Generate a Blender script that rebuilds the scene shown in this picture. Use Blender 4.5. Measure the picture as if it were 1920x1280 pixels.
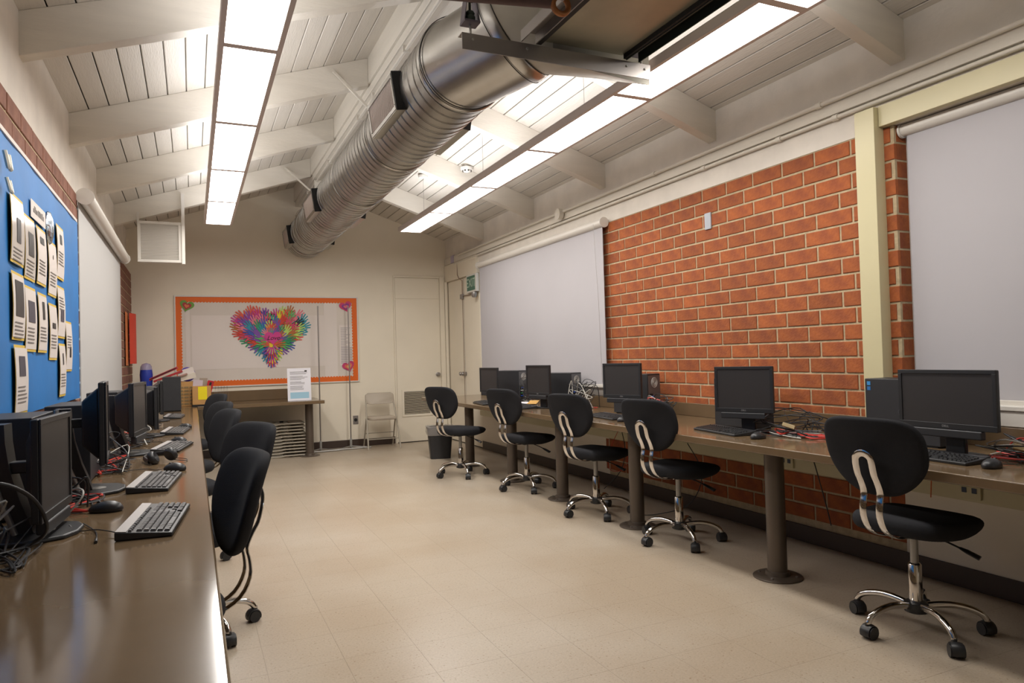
import bpy, math, random
from mathutils import Vector, Matrix
random.seed(7)
PI = math.pi
# ---------------------------------------------------------------- reset, camera, world, exposure
for o in list(bpy.data.objects): bpy.data.objects.remove(o)
SC = bpy.context.scene
COL = SC.collection
YAW, PITCH, ROLL = 0.428400514, 0.0202927381, -0.0276469666
fw = Vector((math.sin(YAW)*math.cos(PITCH), math.cos(YAW)*math.cos(PITCH), math.sin(PITCH)))
rt = Vector((math.cos(YAW), -math.sin(YAW), 0)); up = rt.cross(fw)
r2 = rt*math.cos(ROLL)+up*math.sin(ROLL); u2 = up*math.cos(ROLL)-rt*math.sin(ROLL)
cam_d = bpy.data.cameras.new('camera'); cam = bpy.data.objects.new('camera', cam_d); COL.objects.link(cam)
cam_d.sensor_width = 36; cam_d.lens = 24.655; cam_d.clip_start = 0.02
m = Matrix((r2, u2, -fw)).transposed().to_4x4(); m.translation = Vector((0, 0, 1.25)); cam.matrix_world = m
SC.camera = cam
W = bpy.data.worlds.new('world'); SC.world = W; W.use_nodes = True
W.node_tree.nodes['Background'].inputs[0].default_value = (0.9, 0.95, 1, 1)
W.node_tree.nodes['Background'].inputs[1].default_value = 0.3
SC.view_settings.view_transform = 'Standard'; SC.view_settings.look = 'None'
SC.view_settings.exposure = 1.72; SC.view_settings.gamma = 1.0; SC.view_settings.use_curve_mapping = False
LAMP_E = 6.5; UP_E = 3.4

# ---------------------------------------------------------------- materials
def lin(h):
    c = [int(h[i:i+2], 16)/255 for i in (0, 2, 4)]
    return tuple(x/12.92 if x <= .04045 else ((x+.055)/1.055)**2.4 for x in c)+(1,)
MATS = {}
def mat(name, col, rough=.6, metal=0., noise=0., nscale=8., bump=0., bscale=60., stretch=None, rnd=0., emit=0., col2=None, spec=.5, coat=0., alpha=1., trans=0., aniso=0.):
    if name in MATS: return MATS[name]
    m = bpy.data.materials.new(name); m.use_nodes = True; nt = m.node_tree; N = nt.nodes; L = nt.links
    b = N['Principled BSDF']; c = lin(col)
    b.inputs['Base Color'].default_value = c; b.inputs['Roughness'].default_value = rough
    b.inputs['Metallic'].default_value = metal; b.inputs['Specular IOR Level'].default_value = spec
    b.inputs['Coat Weight'].default_value = coat; b.inputs['Transmission Weight'].default_value = trans
    b.inputs['Alpha'].default_value = alpha; b.inputs['Anisotropic'].default_value = aniso
    src = None
    tc = N.new('ShaderNodeTexCoord'); mp = N.new('ShaderNodeMapping'); L.new(tc.outputs['Object'], mp.inputs[0])
    if stretch: mp.inputs['Scale'].default_value = stretch
    if noise > 0:
        n = N.new('ShaderNodeTexNoise'); n.inputs['Scale'].default_value = nscale; n.inputs['Detail'].default_value = 6
        L.new(mp.outputs[0], n.inputs['Vector'])
        mx = N.new('ShaderNodeMix'); mx.data_type = 'RGBA'
        c2 = lin(col2) if col2 else tuple(x*(1-noise) for x in c[:3])+(1,)
        mx.inputs[6].default_value = c if col2 else tuple(min(1, x*(1+noise)) for x in c[:3])+(1,)
        mx.inputs[7].default_value = c2
        cr = N.new('ShaderNodeValToRGB'); cr.color_ramp.elements[0].position = .35; cr.color_ramp.elements[1].position = .65
        L.new(n.outputs['Fac'], cr.inputs[0]); L.new(cr.outputs[0], mx.inputs[0]); src = mx.outputs[2]
    if rnd > 0:
        oi = N.new('ShaderNodeObjectInfo'); mr = N.new('ShaderNodeMapRange')
        mr.inputs['To Min'].default_value = 1-rnd; mr.inputs['To Max'].default_value = 1+rnd*.6
        L.new(oi.outputs['Random'], mr.inputs[0])
        hs = N.new('ShaderNodeHueSaturation'); L.new(mr.outputs[0], hs.inputs['Value'])
        if src: L.new(src, hs.inputs['Color'])
        else: hs.inputs['Color'].default_value = c
        src = hs.outputs[0]
    if src: L.new(src, b.inputs['Base Color'])
    if bump > 0:
        n2 = N.new('ShaderNodeTexNoise'); n2.inputs['Scale'].default_value = bscale; n2.inputs['Detail'].default_value = 4
        L.new(mp.outputs[0], n2.inputs['Vector'])
        bp = N.new('ShaderNodeBump'); bp.inputs['Strength'].default_value = bump; bp.inputs['Distance'].default_value = .004
        L.new(n2.outputs['Fac'], bp.inputs['Height']); L.new(bp.outputs[0], b.inputs['Normal'])
    if emit > 0:
        b.inputs['Emission Color'].default_value = c; b.inputs['Emission Strength'].default_value = emit
    MATS[name] = m; return m
M_wall = mat('painted_wall_cream', 'EAE0CD', .55, noise=.03, nscale=1.5, bump=.12, bscale=90)
M_cream = mat('painted_wood_cream', 'DBD4C7', .5, noise=.03, nscale=3, bump=.3, bscale=30, stretch=(6, .6, 6))
M_rafter = mat('painted_rafter_cream', 'DDD6CA', .5, noise=.03, nscale=3, bump=.35, bscale=30, stretch=(.6, 6, 6))
M_plank = mat('painted_plank_cream', 'D2CBC0', .55, noise=.03, nscale=3, bump=.6, bscale=22, stretch=(8, .5, 8), rnd=.04)
M_dark = mat('groove_dark', '2E2820', .9)
M_conc = mat('painted_concrete_band', 'E0D8CD', .7, noise=.05, nscale=5, bump=.5, bscale=30)
M_yel = mat('painted_steel_pale_yellow', 'CEC49D', .35, noise=.02, nscale=2)
M_brick = mat('orange_brick', 'A95C2C', .8, noise=.2, nscale=14, bump=.7, bscale=70, rnd=.18, col2='904B2A')
M_brickL = mat('brown_brick', '8F6250', .85, noise=.2, nscale=14, bump=.7, bscale=70, rnd=.16, col2='7A5040')
M_mort = mat('mortar', 'BBA888', .95, noise=.12, nscale=30, bump=.8, bscale=90)
M_base = mat('brown_vinyl_baseboard', '43342C', .45)
M_blind = mat('grey_blind_fabric', 'B5B1B4', .75, noise=.015, nscale=2)
M_blindL = mat('pale_blind_fabric', 'BDBBB9', .7)
M_tube = mat('white_blind_tube', 'D8D2C9', .35)
M_white = mat('white_painted_metal', 'DAD5CD', .4)
M_lampfr = mat('lamp_frame_metal', 'CDBEB6', .45)
M_fl = mat('vinyl_floor_tile', 'B7AA99', .3, noise=.07, nscale=110, rnd=.006, spec=.45)
def floor_nodes(m):
    nt = m.node_tree; N = nt.nodes; L = nt.links; b = N['Principled BSDF']
    src = b.inputs['Base Color'].links[0].from_socket
    g = N.new('ShaderNodeNewGeometry')
    n = N.new('ShaderNodeTexNoise'); n.inputs['Scale'].default_value = 1.1; n.inputs['Detail'].default_value = 5; L.new(g.outputs['Position'], n.inputs['Vector'])
    cr = N.new('ShaderNodeValToRGB'); cr.color_ramp.elements[0].position = .38; cr.color_ramp.elements[1].position = .66
    cr.color_ramp.elements[0].color = lin('EAE1D6'); cr.color_ramp.elements[1].color = (1, 1, 1, 1); L.new(n.outputs['Fac'], cr.inputs[0])
    mx = N.new('ShaderNodeMix'); mx.data_type = 'RGBA'; mx.blend_type = 'MULTIPLY'; mx.inputs[0].default_value = .75
    L.new(src, mx.inputs[6]); L.new(cr.outputs[0], mx.inputs[7])
    v = N.new('ShaderNodeTexNoise'); v.inputs['Scale'].default_value = 85; v.inputs['Detail'].default_value = 3; L.new(g.outputs['Position'], v.inputs['Vector'])
    c2 = N.new('ShaderNodeValToRGB'); c2.color_ramp.elements[0].position = .62; c2.color_ramp.elements[1].position = .70
    c2.color_ramp.elements[0].color = (1, 1, 1, 1); c2.color_ramp.elements[1].color = lin('D2C3B1'); L.new(v.outputs['Fac'], c2.inputs[0])
    m2 = N.new('ShaderNodeMix'); m2.data_type = 'RGBA'; m2.blend_type = 'MULTIPLY'; m2.inputs[0].default_value = 1
    L.new(mx.outputs[2], m2.inputs[6]); L.new(c2.outputs[0], m2.inputs[7]); L.new(m2.outputs[2], b.inputs['Base Color'])
floor_nodes(M_fl)
M_flj = mat('floor_joint', 'B0A392', .6)
M_ctr = mat('speckled_stone_counter', '705C45', .12, noise=.05, nscale=5, spec=.6)
M_col = mat('brown_steel_column', '61564C', .33, metal=.35, noise=.06, nscale=5)
M_galv = mat('galvanised_duct', 'B0AEAA', .33, metal=1, noise=.05, nscale=4)
M_galv2 = mat('galvanised_smooth', 'B4B2AE', .28, metal=1, noise=.06, nscale=6)
M_seam = mat('duct_seam_dark', '3A3835', .6, metal=.2)
M_steel = mat('grey_steel', '9C9692', .38, metal=.75)
M_black = mat('black_plastic', '28282A', .38, bump=.08, bscale=400)
M_blk2 = mat('matt_black', '0F0F10', .6)
M_fab = mat('black_mesh_fabric', '262629', .92, bump=.5, bscale=500, spec=.25)
M_chr = mat('chrome', 'D8D4D0', .08, metal=1)
M_scr = mat('dark_screen', '383535', .36, spec=.4)
M_case = mat('dark_grey_case', '2A2A2D', .45)
M_silv = mat('silver_plastic', 'A9A6A1', .3, metal=.35)
M_key = mat('grey_key', '5A5756', .5)
M_keyb = mat('black_key', '1E1E20', .45)
M_kbt = mat('silver_keyboard_top', 'B7B2B0', .35, metal=.3)
M_blue = mat('blue_paper', '1F72B8', .6, noise=.08, nscale=3, bump=.5, bscale=7)
M_paper = mat('white_paper', 'D9CFC8', .6)
M_yp = mat('yellow_card', 'D8B64A', .6)
M_gold = mat('dark_print', '3A3432', .6)
M_text = mat('grey_print', '77706C', .7)
M_red = mat('red_cable_plastic', 'C83A30', .4)
M_wcab = mat('white_cable_plastic', 'B9B6AE', .4)
M_org = mat('orange_border', 'E2670F', .6)
M_bpap = mat('cream_board_paper', 'D8CEC4', .6, noise=.03, nscale=2.5, bump=.4, bscale=4)
M_card = mat('cardboard', 'B98C55', .8, noise=.06, nscale=6)
M_beige = mat('beige_metal', 'A39A8A', .4, metal=.1)
M_bvinyl = mat('beige_vinyl', 'AFA393', .5)
M_clear = mat('clear_bag_plastic', 'C9C2BC', .2, alpha=.35)
M_glass = mat('window_glass', 'DDE6EA', .02, trans=1.)

# ---------------------------------------------------------------- mesh builder
class MB:
    def __init__(s): s.v = []; s.f = []; s.mi = []; s.mats = []; s.cur = 0
    def use(s, m):
        if m not in s.mats: s.mats.append(m)
        s.cur = s.mats.index(m); return s
    def add(s, vs, fs, M=None):
        n = len(s.v)
        for p in vs:
            p = Vector(p); s.v.append(tuple(M @ p) if M else tuple(p))
        for f in fs: s.f.append(tuple(i+n for i in f)); s.mi.append(s.cur)
        return s
    def box(s, x0, x1, y0, y1, z0, z1, M=None):
        vs = [(x, y, z) for x in (x0, x1) for y in (y0, y1) for z in (z0, z1)]
        return s.add(vs, [(0, 1, 3, 2), (4, 6, 7, 5), (0, 4, 5, 1), (2, 3, 7, 6), (0, 2, 6, 4), (1, 5, 7, 3)], M)
    def cbox(s, x0, x1, y0, y1, z0, z1, c, ax='x', M=None):
        # box with its front (ax, negative or positive given by c sign) face chamfered
        a = abs(c)
        if ax == 'x':
            if c > 0: xi, xo = x0, x1
            else: xi, xo = x1, x0
            xm = xo-a if c > 0 else xo+a
            vs = [(xi, y0, z0), (xi, y1, z0), (xi, y1, z1), (xi, y0, z1), (xm, y0, z0), (xm, y1, z0), (xm, y1, z1), (xm, y0, z1),
                  (xo, y0+a, z0+a), (xo, y1-a, z0+a), (xo, y1-a, z1-a), (xo, y0+a, z1-a)]
        else:
            zi, zo = (z0, z1) if c > 0 else (z1, z0)
            zm = zo-a if c > 0 else zo+a
            vs = [(x0, y0, zi), (x1, y0, zi), (x1, y1, zi), (x0, y1, zi), (x0, y0, zm), (x1, y0, zm), (x1, y1, zm), (x0, y1, zm),
                  (x0+a, y0+a, zo), (x1-a, y0+a, zo), (x1-a, y1-a, zo), (x0+a, y1-a, zo)]
        fs = [(3, 2, 1, 0), (8, 9, 10, 11)]
        for k in (0, 4):
            for i in range(4): j = (i+1) % 4; fs.append((k+i, k+j, k+4+j, k+4+i))
        return s.add(vs, fs, M)
    def tube(s, pts, r, n=8, cap=True, M=None, closed=False, flat=1.0, up=None):
        P = [Vector(p) for p in pts]; k = len(P)
        rs = r if isinstance(r, (list, tuple)) else [r]*k
        T = []
        for i in range(k):
            a = P[i-1] if (i > 0 or closed) else P[i]; b = P[(i+1) % k] if (i < k-1 or closed) else P[i]
            t = (b-a); T.append(t.normalized() if t.length > 1e-9 else Vector((0, 0, 1)))
        u = Vector(up) if up else (Vector((0, 0, 1)) if abs(T[0].z) < .9 else Vector((1, 0, 0)))
        vs = []
        for i in range(k):
            u = (u-T[i]*u.dot(T[i])); u = u.normalized() if u.length > 1e-6 else T[i].orthogonal().normalized()
            w = T[i].cross(u)
            for j in range(n):
                a = 2*PI*(j+.5)/n
                vs.append(P[i]+(u*math.cos(a)*flat+w*math.sin(a))*rs[i])
        fs = []
        for i in range(k if closed else k-1):
            q = (i+1) % k
            for j in range(n): jj = (j+1) % n; fs.append((i*n+j, i*n+jj, q*n+jj, q*n+j))
        if cap and not closed: fs += [tuple(range(n))[::-1], tuple(range((k-1)*n, k*n))]
        return s.add(vs, fs, M)
    def lathe(s, prof, n=16, M=None, cap=True):
        vs = [(r*math.cos(2*PI*j/n), r*math.sin(2*PI*j/n), z) for r, z in prof for j in range(n)]
        fs = []
        for i in range(len(prof)-1):
            for j in range(n): jj = (j+1) % n; fs.append((i*n+j, i*n+jj, (i+1)*n+jj, (i+1)*n+j))
        if cap: fs += [tuple(range(n))[::-1], tuple(range((len(prof)-1)*n, len(prof)*n))]
        return s.add(vs, fs, M)
    def prism(s, poly, d0, d1, M=None):     # poly in local xy, extruded along z
        n = len(poly)
        vs = [(x, y, d0) for x, y in poly]+[(x, y, d1) for x, y in poly]
        fs = [tuple(range(n))[::-1], tuple(range(n, 2*n))]+[(i, (i+1) % n, n+(i+1) % n, n+i) for i in range(n)]
        return s.add(vs, fs, M)
    def loft(s, rings, M=None, cap=True):
        n = len(rings[0]); vs = [p for r in rings for p in r]; fs = []
        for i in range(len(rings)-1):
            for j in range(n): jj = (j+1) % n; fs.append((i*n+j, i*n+jj, (i+1)*n+jj, (i+1)*n+j))
        if cap: fs += [tuple(range(n))[::-1], tuple(range((len(rings)-1)*n, len(rings)*n))]
        return s.add(vs, fs, M)
    def mesh(s, name, m=None, smooth=False):
        me = bpy.data.meshes.new(name); me.from_pydata(s.v, [], s.f)
        for q in (s.mats or [m]): me.materials.append(q)
        if s.mats: me.polygons.foreach_set('material_index', s.mi)
        if smooth: me.polygons.foreach_set('use_smooth', [True]*len(me.polygons))
        me.update()
        return me
    def build(s, name, m=None, parent=None, smooth=False, bevel=0, seg=2, angle=None):
        o = bpy.data.objects.new(name, s.mesh(name, m, smooth or bevel > 0)); COL.objects.link(o)
        if parent: o.parent = parent
        if bevel > 0:
            b = o.modifiers.new('bevel', 'BEVEL'); b.width = bevel; b.segments = seg; b.limit_method = 'ANGLE'; b.angle_limit = .6
            b.harden_normals = True
        elif smooth:
            try:
                o.data.set_sharp_from_angle(angle=angle if angle else .8)
            except Exception: pass
        return o
def B(x0, x1, y0, y1, z0, z1): return MB().box(x0, x1, y0, y1, z0, z1)
def T(x=0, y=0, z=0): return Matrix.Translation((x, y, z))
def RX(a): return Matrix.Rotation(a, 4, 'X')
def RY(a): return Matrix.Rotation(a, 4, 'Y')
def RZ(a): return Matrix.Rotation(a, 4, 'Z')
def thing(name, label, cat, loc=(0, 0, 0), rz=0, group=None, rx=0, ry=0):
    o = bpy.data.objects.new(name, None); o.empty_display_size = .05; COL.objects.link(o)
    o.location = loc; o.rotation_euler = (rx, ry, rz); o['label'] = label; o['category'] = cat
    if group: o['group'] = group
    return o
def tag(o, label, cat, group=None, kind=None):
    o['label'] = label; o['category'] = cat
    if group: o['group'] = group
    if kind: o['kind'] = kind
    return o
def struct(o, label=None, cat=None):
    o['kind'] = 'structure'
    if label: o['label'] = label
    if cat: o['category'] = cat
    return o
def inst(name, me, parent=None, loc=(0, 0, 0), rot=(0, 0, 0), scale=None):
    o = bpy.data.objects.new(name, me); COL.objects.link(o); o.location = loc; o.rotation_euler = rot
    if scale: o.scale = scale
    if parent: o.parent = parent
    return o
def children(r): return [c for c in bpy.data.objects if c.parent == r]
def dup(root, loc, rz, label, group=None):
    r = root.copy(); COL.objects.link(r); r.location = loc; r.rotation_euler = (0, 0, rz); r['label'] = label
    if group: r['group'] = group
    for ch in root.children:
        c = ch.copy(); COL.objects.link(c); c.parent = r
        for g in ch.children:
            d = g.copy(); COL.objects.link(d); d.parent = c
    return r
def text_obj(name, body, size, m, parent, M, extrude=.0004, shear=0.):
    cu = bpy.data.curves.new(name, 'FONT'); cu.body = body; cu.size = size; cu.extrude = extrude; cu.align_x = 'CENTER'; cu.align_y = 'CENTER'; cu.shear = shear
    t = bpy.data.objects.new(name, cu); COL.objects.link(t)
    dg = bpy.context.evaluated_depsgraph_get(); me = bpy.data.meshes.new_from_object(t.evaluated_get(dg))
    bpy.data.objects.remove(t)
    me.materials.clear(); me.materials.append(m)
    o = bpy.data.objects.new(name, me); COL.objects.link(o); o.parent = parent; o.matrix_local = M
    return o
def smoothpts(P, n=6, closed=False):
    P = [Vector(p) for p in P]; out = []; k = len(P)
    for i in range(k if closed else k-1):
        if closed: a, b, c, d = P[i-1], P[i], P[(i+1) % k], P[(i+2) % k]
        else: a, b, c, d = P[max(i-1, 0)], P[i], P[i+1], P[min(i+2, k-1)]
        for j in range(n):
            t = j/n
            out.append(.5*((2*b)+(-a+c)*t+(2*a-5*b+4*c-d)*t*t+(-a+3*b-3*c+d)*t**3))
    if not closed: out.append(P[-1])
    return out

# ================================================================= SETTING
XR, XL, YF, YB = 3.58, -.70, 10.21, -3.4
RIDGE, PZ, SL = 1.46, 3.745, .335
def roof(x): return PZ-SL*abs(x-RIDGE)
CT = .74   # counter top height
# floor
fl = struct(B(XL-.15, XR+.15, YB, YF+.1, -.06, -.0015).build('floor', M_flj), 'speckled beige vinyl tile floor', 'floor')
TS = .305; tg = .0003
tm = MB().cbox(tg, TS-tg, tg, TS-tg, -.0015, 0, .0002, 'z').mesh('floor_tile', M_fl)
tiles = []
nx = int((XR+.0-XL)/TS)+1
for i in range(nx):
    for j in range(int((YF-YB)/TS)+1):
        tiles.append((XL+.04+i*TS-TS, YB+j*TS))
vis = [t for t in tiles if t[1] > 1.2 and t[0] > -.1]
vis.sort(key=lambda t: math.hypot(t[0]-1.2, t[1]-1.0)); near = set(vis[:300])
rest = MB()
for t in tiles:
    if t in near: inst('floor_tile', tm, fl, (t[0], t[1], 0))
    else: rest.cbox(t[0]+tg, t[0]+TS-tg, t[1]+tg, t[1]+TS-tg, -.0015, 0, .0003, 'z')
o = rest.build('floor_tiles', M_fl, fl); o['kind'] = 'stuff'
# ceiling: roof deck, planks, rafters, ridge
ce = MB()
for sgn, xa in ((-1, XL-.2), (1, XR+.2)):
    ce.add([(RIDGE, YB, PZ+.02), (RIDGE, YF+.1, PZ+.02), (xa, YF+.1, roof(xa)+.02), (xa, YB, roof(xa)+.02),
            (RIDGE, YB, PZ+.08), (RIDGE, YF+.1, PZ+.08), (xa, YF+.1, roof(xa)+.08), (xa, YB, roof(xa)+.08)],
           [(0, 1, 2, 3), (4, 7, 6, 5), (0, 3, 7, 4), (1, 5, 6, 2), (3, 2, 6, 7), (0, 4, 5, 1)])
ce = struct(ce.build('ceiling', M_dark), 'cream painted plank ceiling under a low gable', 'ceiling')
ang = math.atan(SL); PW = .131
Ln = YF-YB+.05
def plank_mesh():
    c = .0035; w = PW-.0065
    pr = [(0, .02), (0, c), (c, 0), (w-c, 0), (w, c), (w, .02)]
    mb = MB(); vs = []
    for y in (0, Ln):
        for (a, b) in pr: vs.append((a, y, b))
    n = len(pr)
    return mb.add(vs, [tuple(range(n)), tuple(range(n, 2*n))[::-1]]+[(i, n+i, n+(i+1) % n, (i+1) % n) for i in range(n)]).mesh('plank', M_plank)
pm = plank_mesh()
for k in range(18):
    d = .10+k*PW
    x = RIDGE+d*math.cos(ang); z = PZ-d*math.sin(ang)
    inst('plank', pm, ce, (x, YB, z), (0, ang, 0))
    d2 = d+PW
    x = RIDGE-d2*math.cos(ang); z = PZ-d2*math.sin(ang)
    inst('plank', pm, ce, (x, YB, z), (0, -ang, 0))
RD = .225
for y in (-1.97, -.45, 1.07, 2.60, 4.12, 5.66, 7.18, 8.70):
    for sgn in (-1, 1):
        xe = XR+.1 if sgn > 0 else XL-.12
        x0 = RIDGE+sgn*.118
        mb = MB(); h = .045
        vs = [(x0, y-h, roof(x0)), (xe, y-h, roof(xe)), (xe, y-h, roof(xe)-RD), (x0, y-h, roof(x0)-RD)]
        vs += [(a, y+h, c) for a, b, c in vs]
        mb.add(vs, [(0, 1, 2, 3), (4, 7, 6, 5), (0, 4, 5, 1), (1, 5, 6, 2), (2, 6, 7, 3), (3, 7, 4, 0)])
        mb.build('rafter', M_rafter, ce, bevel=.004)
MB().box(RIDGE-.118, RIDGE-.004, YB, YF, 3.50, 3.74).build('ridge_beam', M_cream, ce, bevel=.004)
MB().box(RIDGE+.004, RIDGE+.118, YB, YF, 3.50, 3.74).build('ridge_beam', M_cream, ce, bevel=.004)
MB().box(RIDGE-.10, RIDGE+.10, YB, YF, 3.43, 3.499).build('ridge_plate', M_cream, ce, bevel=.004)
# walls
def brickwall(parent, x, face, y0, y1, z0, z1, m, off=0, skip=None, course=.0995, bl=.267, th=.022):
    """face -1: brick faces look to -x, +1: to +x.  individual bricks"""
    meshes = {}
    r = 0; z = z1-course
    n = 0
    while z > z0-.02:
        s = off+(.092 if r % 2 else 0)
        k = math.floor((y0-s)/bl)
        while s+k*bl < y1:
            a = max(y0, s+k*bl+.0075); b = min(y1, s+(k+1)*bl-.0075)
            zz0 = max(z0, z+.007); zz1 = min(z1, z+course-.007)
            if b-a > .03 and zz1-zz0 > .02 and not (skip and skip(a, b, zz0, zz1)):
                key = (round(b-a, 3), round(zz1-zz0, 3))
                if key not in meshes:
                    mb = MB()
                    if face < 0: mb.cbox(-th, 0, 0, key[0], 0, key[1], -.0025, 'x')
                    else: mb.cbox(0, th, 0, key[0], 0, key[1], .0025, 'x')
                    meshes[key] = mb.mesh('brick', m)
                jit = random.uniform(-.0012, .0012)
                inst('brick', meshes[key], parent, (x+jit, a, zz0)); n += 1
            k += 1
        z -= course; r += 1
    return n
# right wall: mass pieces (kept behind the brick faces)
G = .02
wr = MB()
wr.use(M_mort); wr.box(XR+.004, XR+.20, 2.642, 5.708, 0, 2.48)
wr.use(M_wall)
wr.box(XR, XR+.20, YB, 2.655, 0, .84)                       # below window 2
wr.box(XR, XR+.20, 5.69, 8.87, 0, .84)                      # below window 1
wr.box(XR+.02, XR+.20, 8.87, YF+.05, 0, 2.50)
wr.use(M_conc); wr.box(XR, XR+.20, YB, 8.87, 2.48, 3.1); wr.box(XR, XR+.20, 8.87, YF+.05, 2.47, 3.1)
wr = struct(wr.build('wall_right', None), 'right wall, painted band above orange brick and cream lower panels', 'wall')
nb = brickwall(wr, XR+.02, -1, 2.640, 5.71, .545, 2.48, M_brick, off=.253)
nb2 = brickwall(wr, XR+.02, -1, 2.655, 5.74, .10, .545, M_brick, off=.253)
for k in range(16):     # window jamb returns of the brick pier
    z = 2.48-.0995*(k+1)
    if z < .86: break
    B(XR+.021, XR+.13, 2.640, 2.66, z+.006, z+.0935).build('brick', M_brick, wr)
    B(XR+.021, XR+.13, 5.69, 5.71, z+.006, z+.0935).build('brick', M_brick, wr)
# left wall
wl = MB(); wl.use(M_mort)
wl.box(XL-.20, XL-.004, YB, 5.60, 0, 2.44); wl.box(XL-.20, XL-.004, 8.62, YF+.05, 0, 2.44)
wl.use(M_wall); wl.box(XL-.20, XL, 5.60, 8.62, 0, .84)
wl.use(M_conc); wl.box(XL-.20, XL-.045, YB, YF+.05, 2.44, 3.1)
wl = struct(wl.build('wall_left', None), 'left wall, brown brick under a painted cream band', 'wall')
brickwall(wl, XL-.02, 1, .8, 5.60, .78, 2.44, M_brickL, off=.1, skip=lambda a, b, c, d: b < 5.40 and c > 1.10 and d < 2.16)
brickwall(wl, XL-.02, 1, 8.62, YF, .78, 2.44, M_brickL, off=.1)
# far wall
wf = MB()
wf.add([(XL-.2, YF, 0), (XR+.2, YF, 0), (XR+.2, YF, roof(XR+.2)+.03), (RIDGE, YF, PZ+.03), (XL-.2, YF, roof(XL-.2)+.03),
        (XL-.2, YF+.15, 0), (XR+.2, YF+.15, 0), (XR+.2, YF+.15, roof(XR+.2)+.03), (RIDGE, YF+.15, PZ+.03), (XL-.2, YF+.15, roof(XL-.2)+.03)],
       [(0, 1, 2, 3, 4), (5, 9, 8, 7, 6), (0, 5, 6, 1), (1, 6, 7, 2), (2, 7, 8, 3), (3, 8, 9, 4), (4, 9, 5, 0)])
struct(wf.build('wall_far', M_wall), 'far cream wall with a door at its right end', 'wall')
wb = MB(); wb.box(XL-.2, XR+.2, YB-.15, YB, 0, 3.9)
struct(wb.build('wall_back', M_wall), 'cream wall behind the viewer', 'wall')
# baseboards
struct(B(.0+XL, 2.72, YF-.012, YF-.0005, 0, .105).build('baseboard_far', M_base, bevel=.004), 'dark brown baseboard under the far wall')
struct(B(XR-.012, XR-.0005, YB, 8.87, 0, .108).build('baseboard_right', M_base, bevel=.004), 'dark brown baseboard under the right wall')
struct(B(XL+.0005, XL+.012, YB, YF-.02, 0, .105).build('baseboard_left', M_base, bevel=.004), 'dark brown baseboard under the left wall')
# windows: opening frame, panes, sill and the hole behind each blind
def window(n, x, y0, y1, z0, z1, side, label):
    w = bpy.data.objects.new('window_%d' % n, None); COL.objects.link(w); struct(w, label, 'window')
    s = side
    f = MB()
    for (a, b, c, d) in ((y0, y0+.05, z0, z1), (y1-.05, y1, z0, z1), (y0+.05, y1-.05, z0, z0+.05), (y0+.05, y1-.05, z1-.05, z1), ((y0+y1)/2-.02, (y0+y1)/2+.02, z0+.05, z1-.05)):
        f.box(min(x+s*.10, x+s*.15), max(x+s*.10, x+s*.15), a, b, c, d)
    f.build('window_frame', M_white, w)
    ym = (y0+y1)/2
    for a, b in ((y0+.05, ym-.02), (ym+.02, y1-.05)):
        B(min(x+s*.120, x+s*.126), max(x+s*.120, x+s*.126), a, b, z0+.05, z1-.05).build('pane', M_glass, w)
    return w
window(1, XR, 5.71, 8.87, .88, 2.48, 1, 'wide window hidden behind the roller blind in the middle of the right wall')
window(2, XR, -.5, 2.64, .88, 2.48, 1, 'window hidden behind the roller blind at the right edge')
window(3, XL, 5.60, 8.62, .84, 2.44, -1, 'window hidden behind the roller blind of the left wall')
def sill(y0, y1, nm, lab, z=.93):
    mb = MB(); mb.box(XR-.02, XR+.20, y0, y1, z-.012, z+.012); mb.box(XR-.012, XR+.18, y0, y1, .842, z-.014)
    return struct(mb.build(nm, M_white, bevel=.004), lab)
sill(5.71, 8.86, 'trim_1', 'white window sill under the middle blind')
sill(-.5, 2.645, 'trim_2', 'white window sill under the blind at the right edge')
mb = MB(); mb.box(XL-.2, XL+.02, 5.61, 8.61, .88, .93)
struct(mb.build('trim_3', M_white, bevel=.004), 'window sill under the left blind')
# steel post and header by window 2
struct(B(3.50, XR-.0005, 2.70, 2.826, CT+.102, 2.59).build('trim_4', M_yel, bevel=.003), 'pale yellow steel post on the brick pier')
struct(B(3.535, XR-.0005, YB, 2.698, 2.478, 2.595).build('trim_5', M_yel, bevel=.003), 'pale yellow steel header above the right blind')
struct(B(3.54, XR-.0005, YB, 8.86, .455, .66).build('trim_6', M_yel, bevel=.003), 'cream cable rail under the right counter')
# roof plates over the walls
struct(B(XR-.025, XR-.0005, YB, YF, 2.655, 2.755).build('trim_7', M_cream, bevel=.004), 'cream ledge board under the right rafter ends')
# header over the corner door
struct(B(XR-.03, XR+.019, 8.885, YF-.001, 2.40, 2.65).build('trim_8', M_wall, bevel=.003), 'cream header over the corner door')
# far door
def knob(parent, M, m=M_steel):
    MB().lathe([(.0, 0), (.030, .0), (.032, .006), (.012, .012), (.011, .035), (.026, .045), (.029, .058), (.022, .070), (0, .073)], 18, M).build('knob', m, parent, smooth=True)
d = bpy.data.objects.new('door_1', None); COL.objects.link(d); struct(d, 'cream far door with a louvred grille and a round knob', 'door')
B(2.762, 3.452, YF-.010, YF-.001, .012, 2.135).build('door_leaf', M_wall, d, bevel=.003)
B(2.762, 3.452, YF-.010, YF-.001, 2.150, 2.46).build('transom_panel', M_wall, d, bevel=.003)
fr = MB(); fr.box(2.735, 2.757, YF-.022, YF-.001, 0, 2.49); fr.box(3.457, 3.53, YF-.03, YF-.001, 0, 2.49); fr.box(3.535, 3.575, YF-.05, YF-.001, 0, 2.40); fr.box(2.757, 3.457, YF-.018, YF-.001, 2.465, 2.49)
fr.build('door_frame', M_wall, d, bevel=.003)
B(2.757, 3.457, YF-.008, YF-.0005, .001, .010).build('threshold', M_dark, d)
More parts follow.
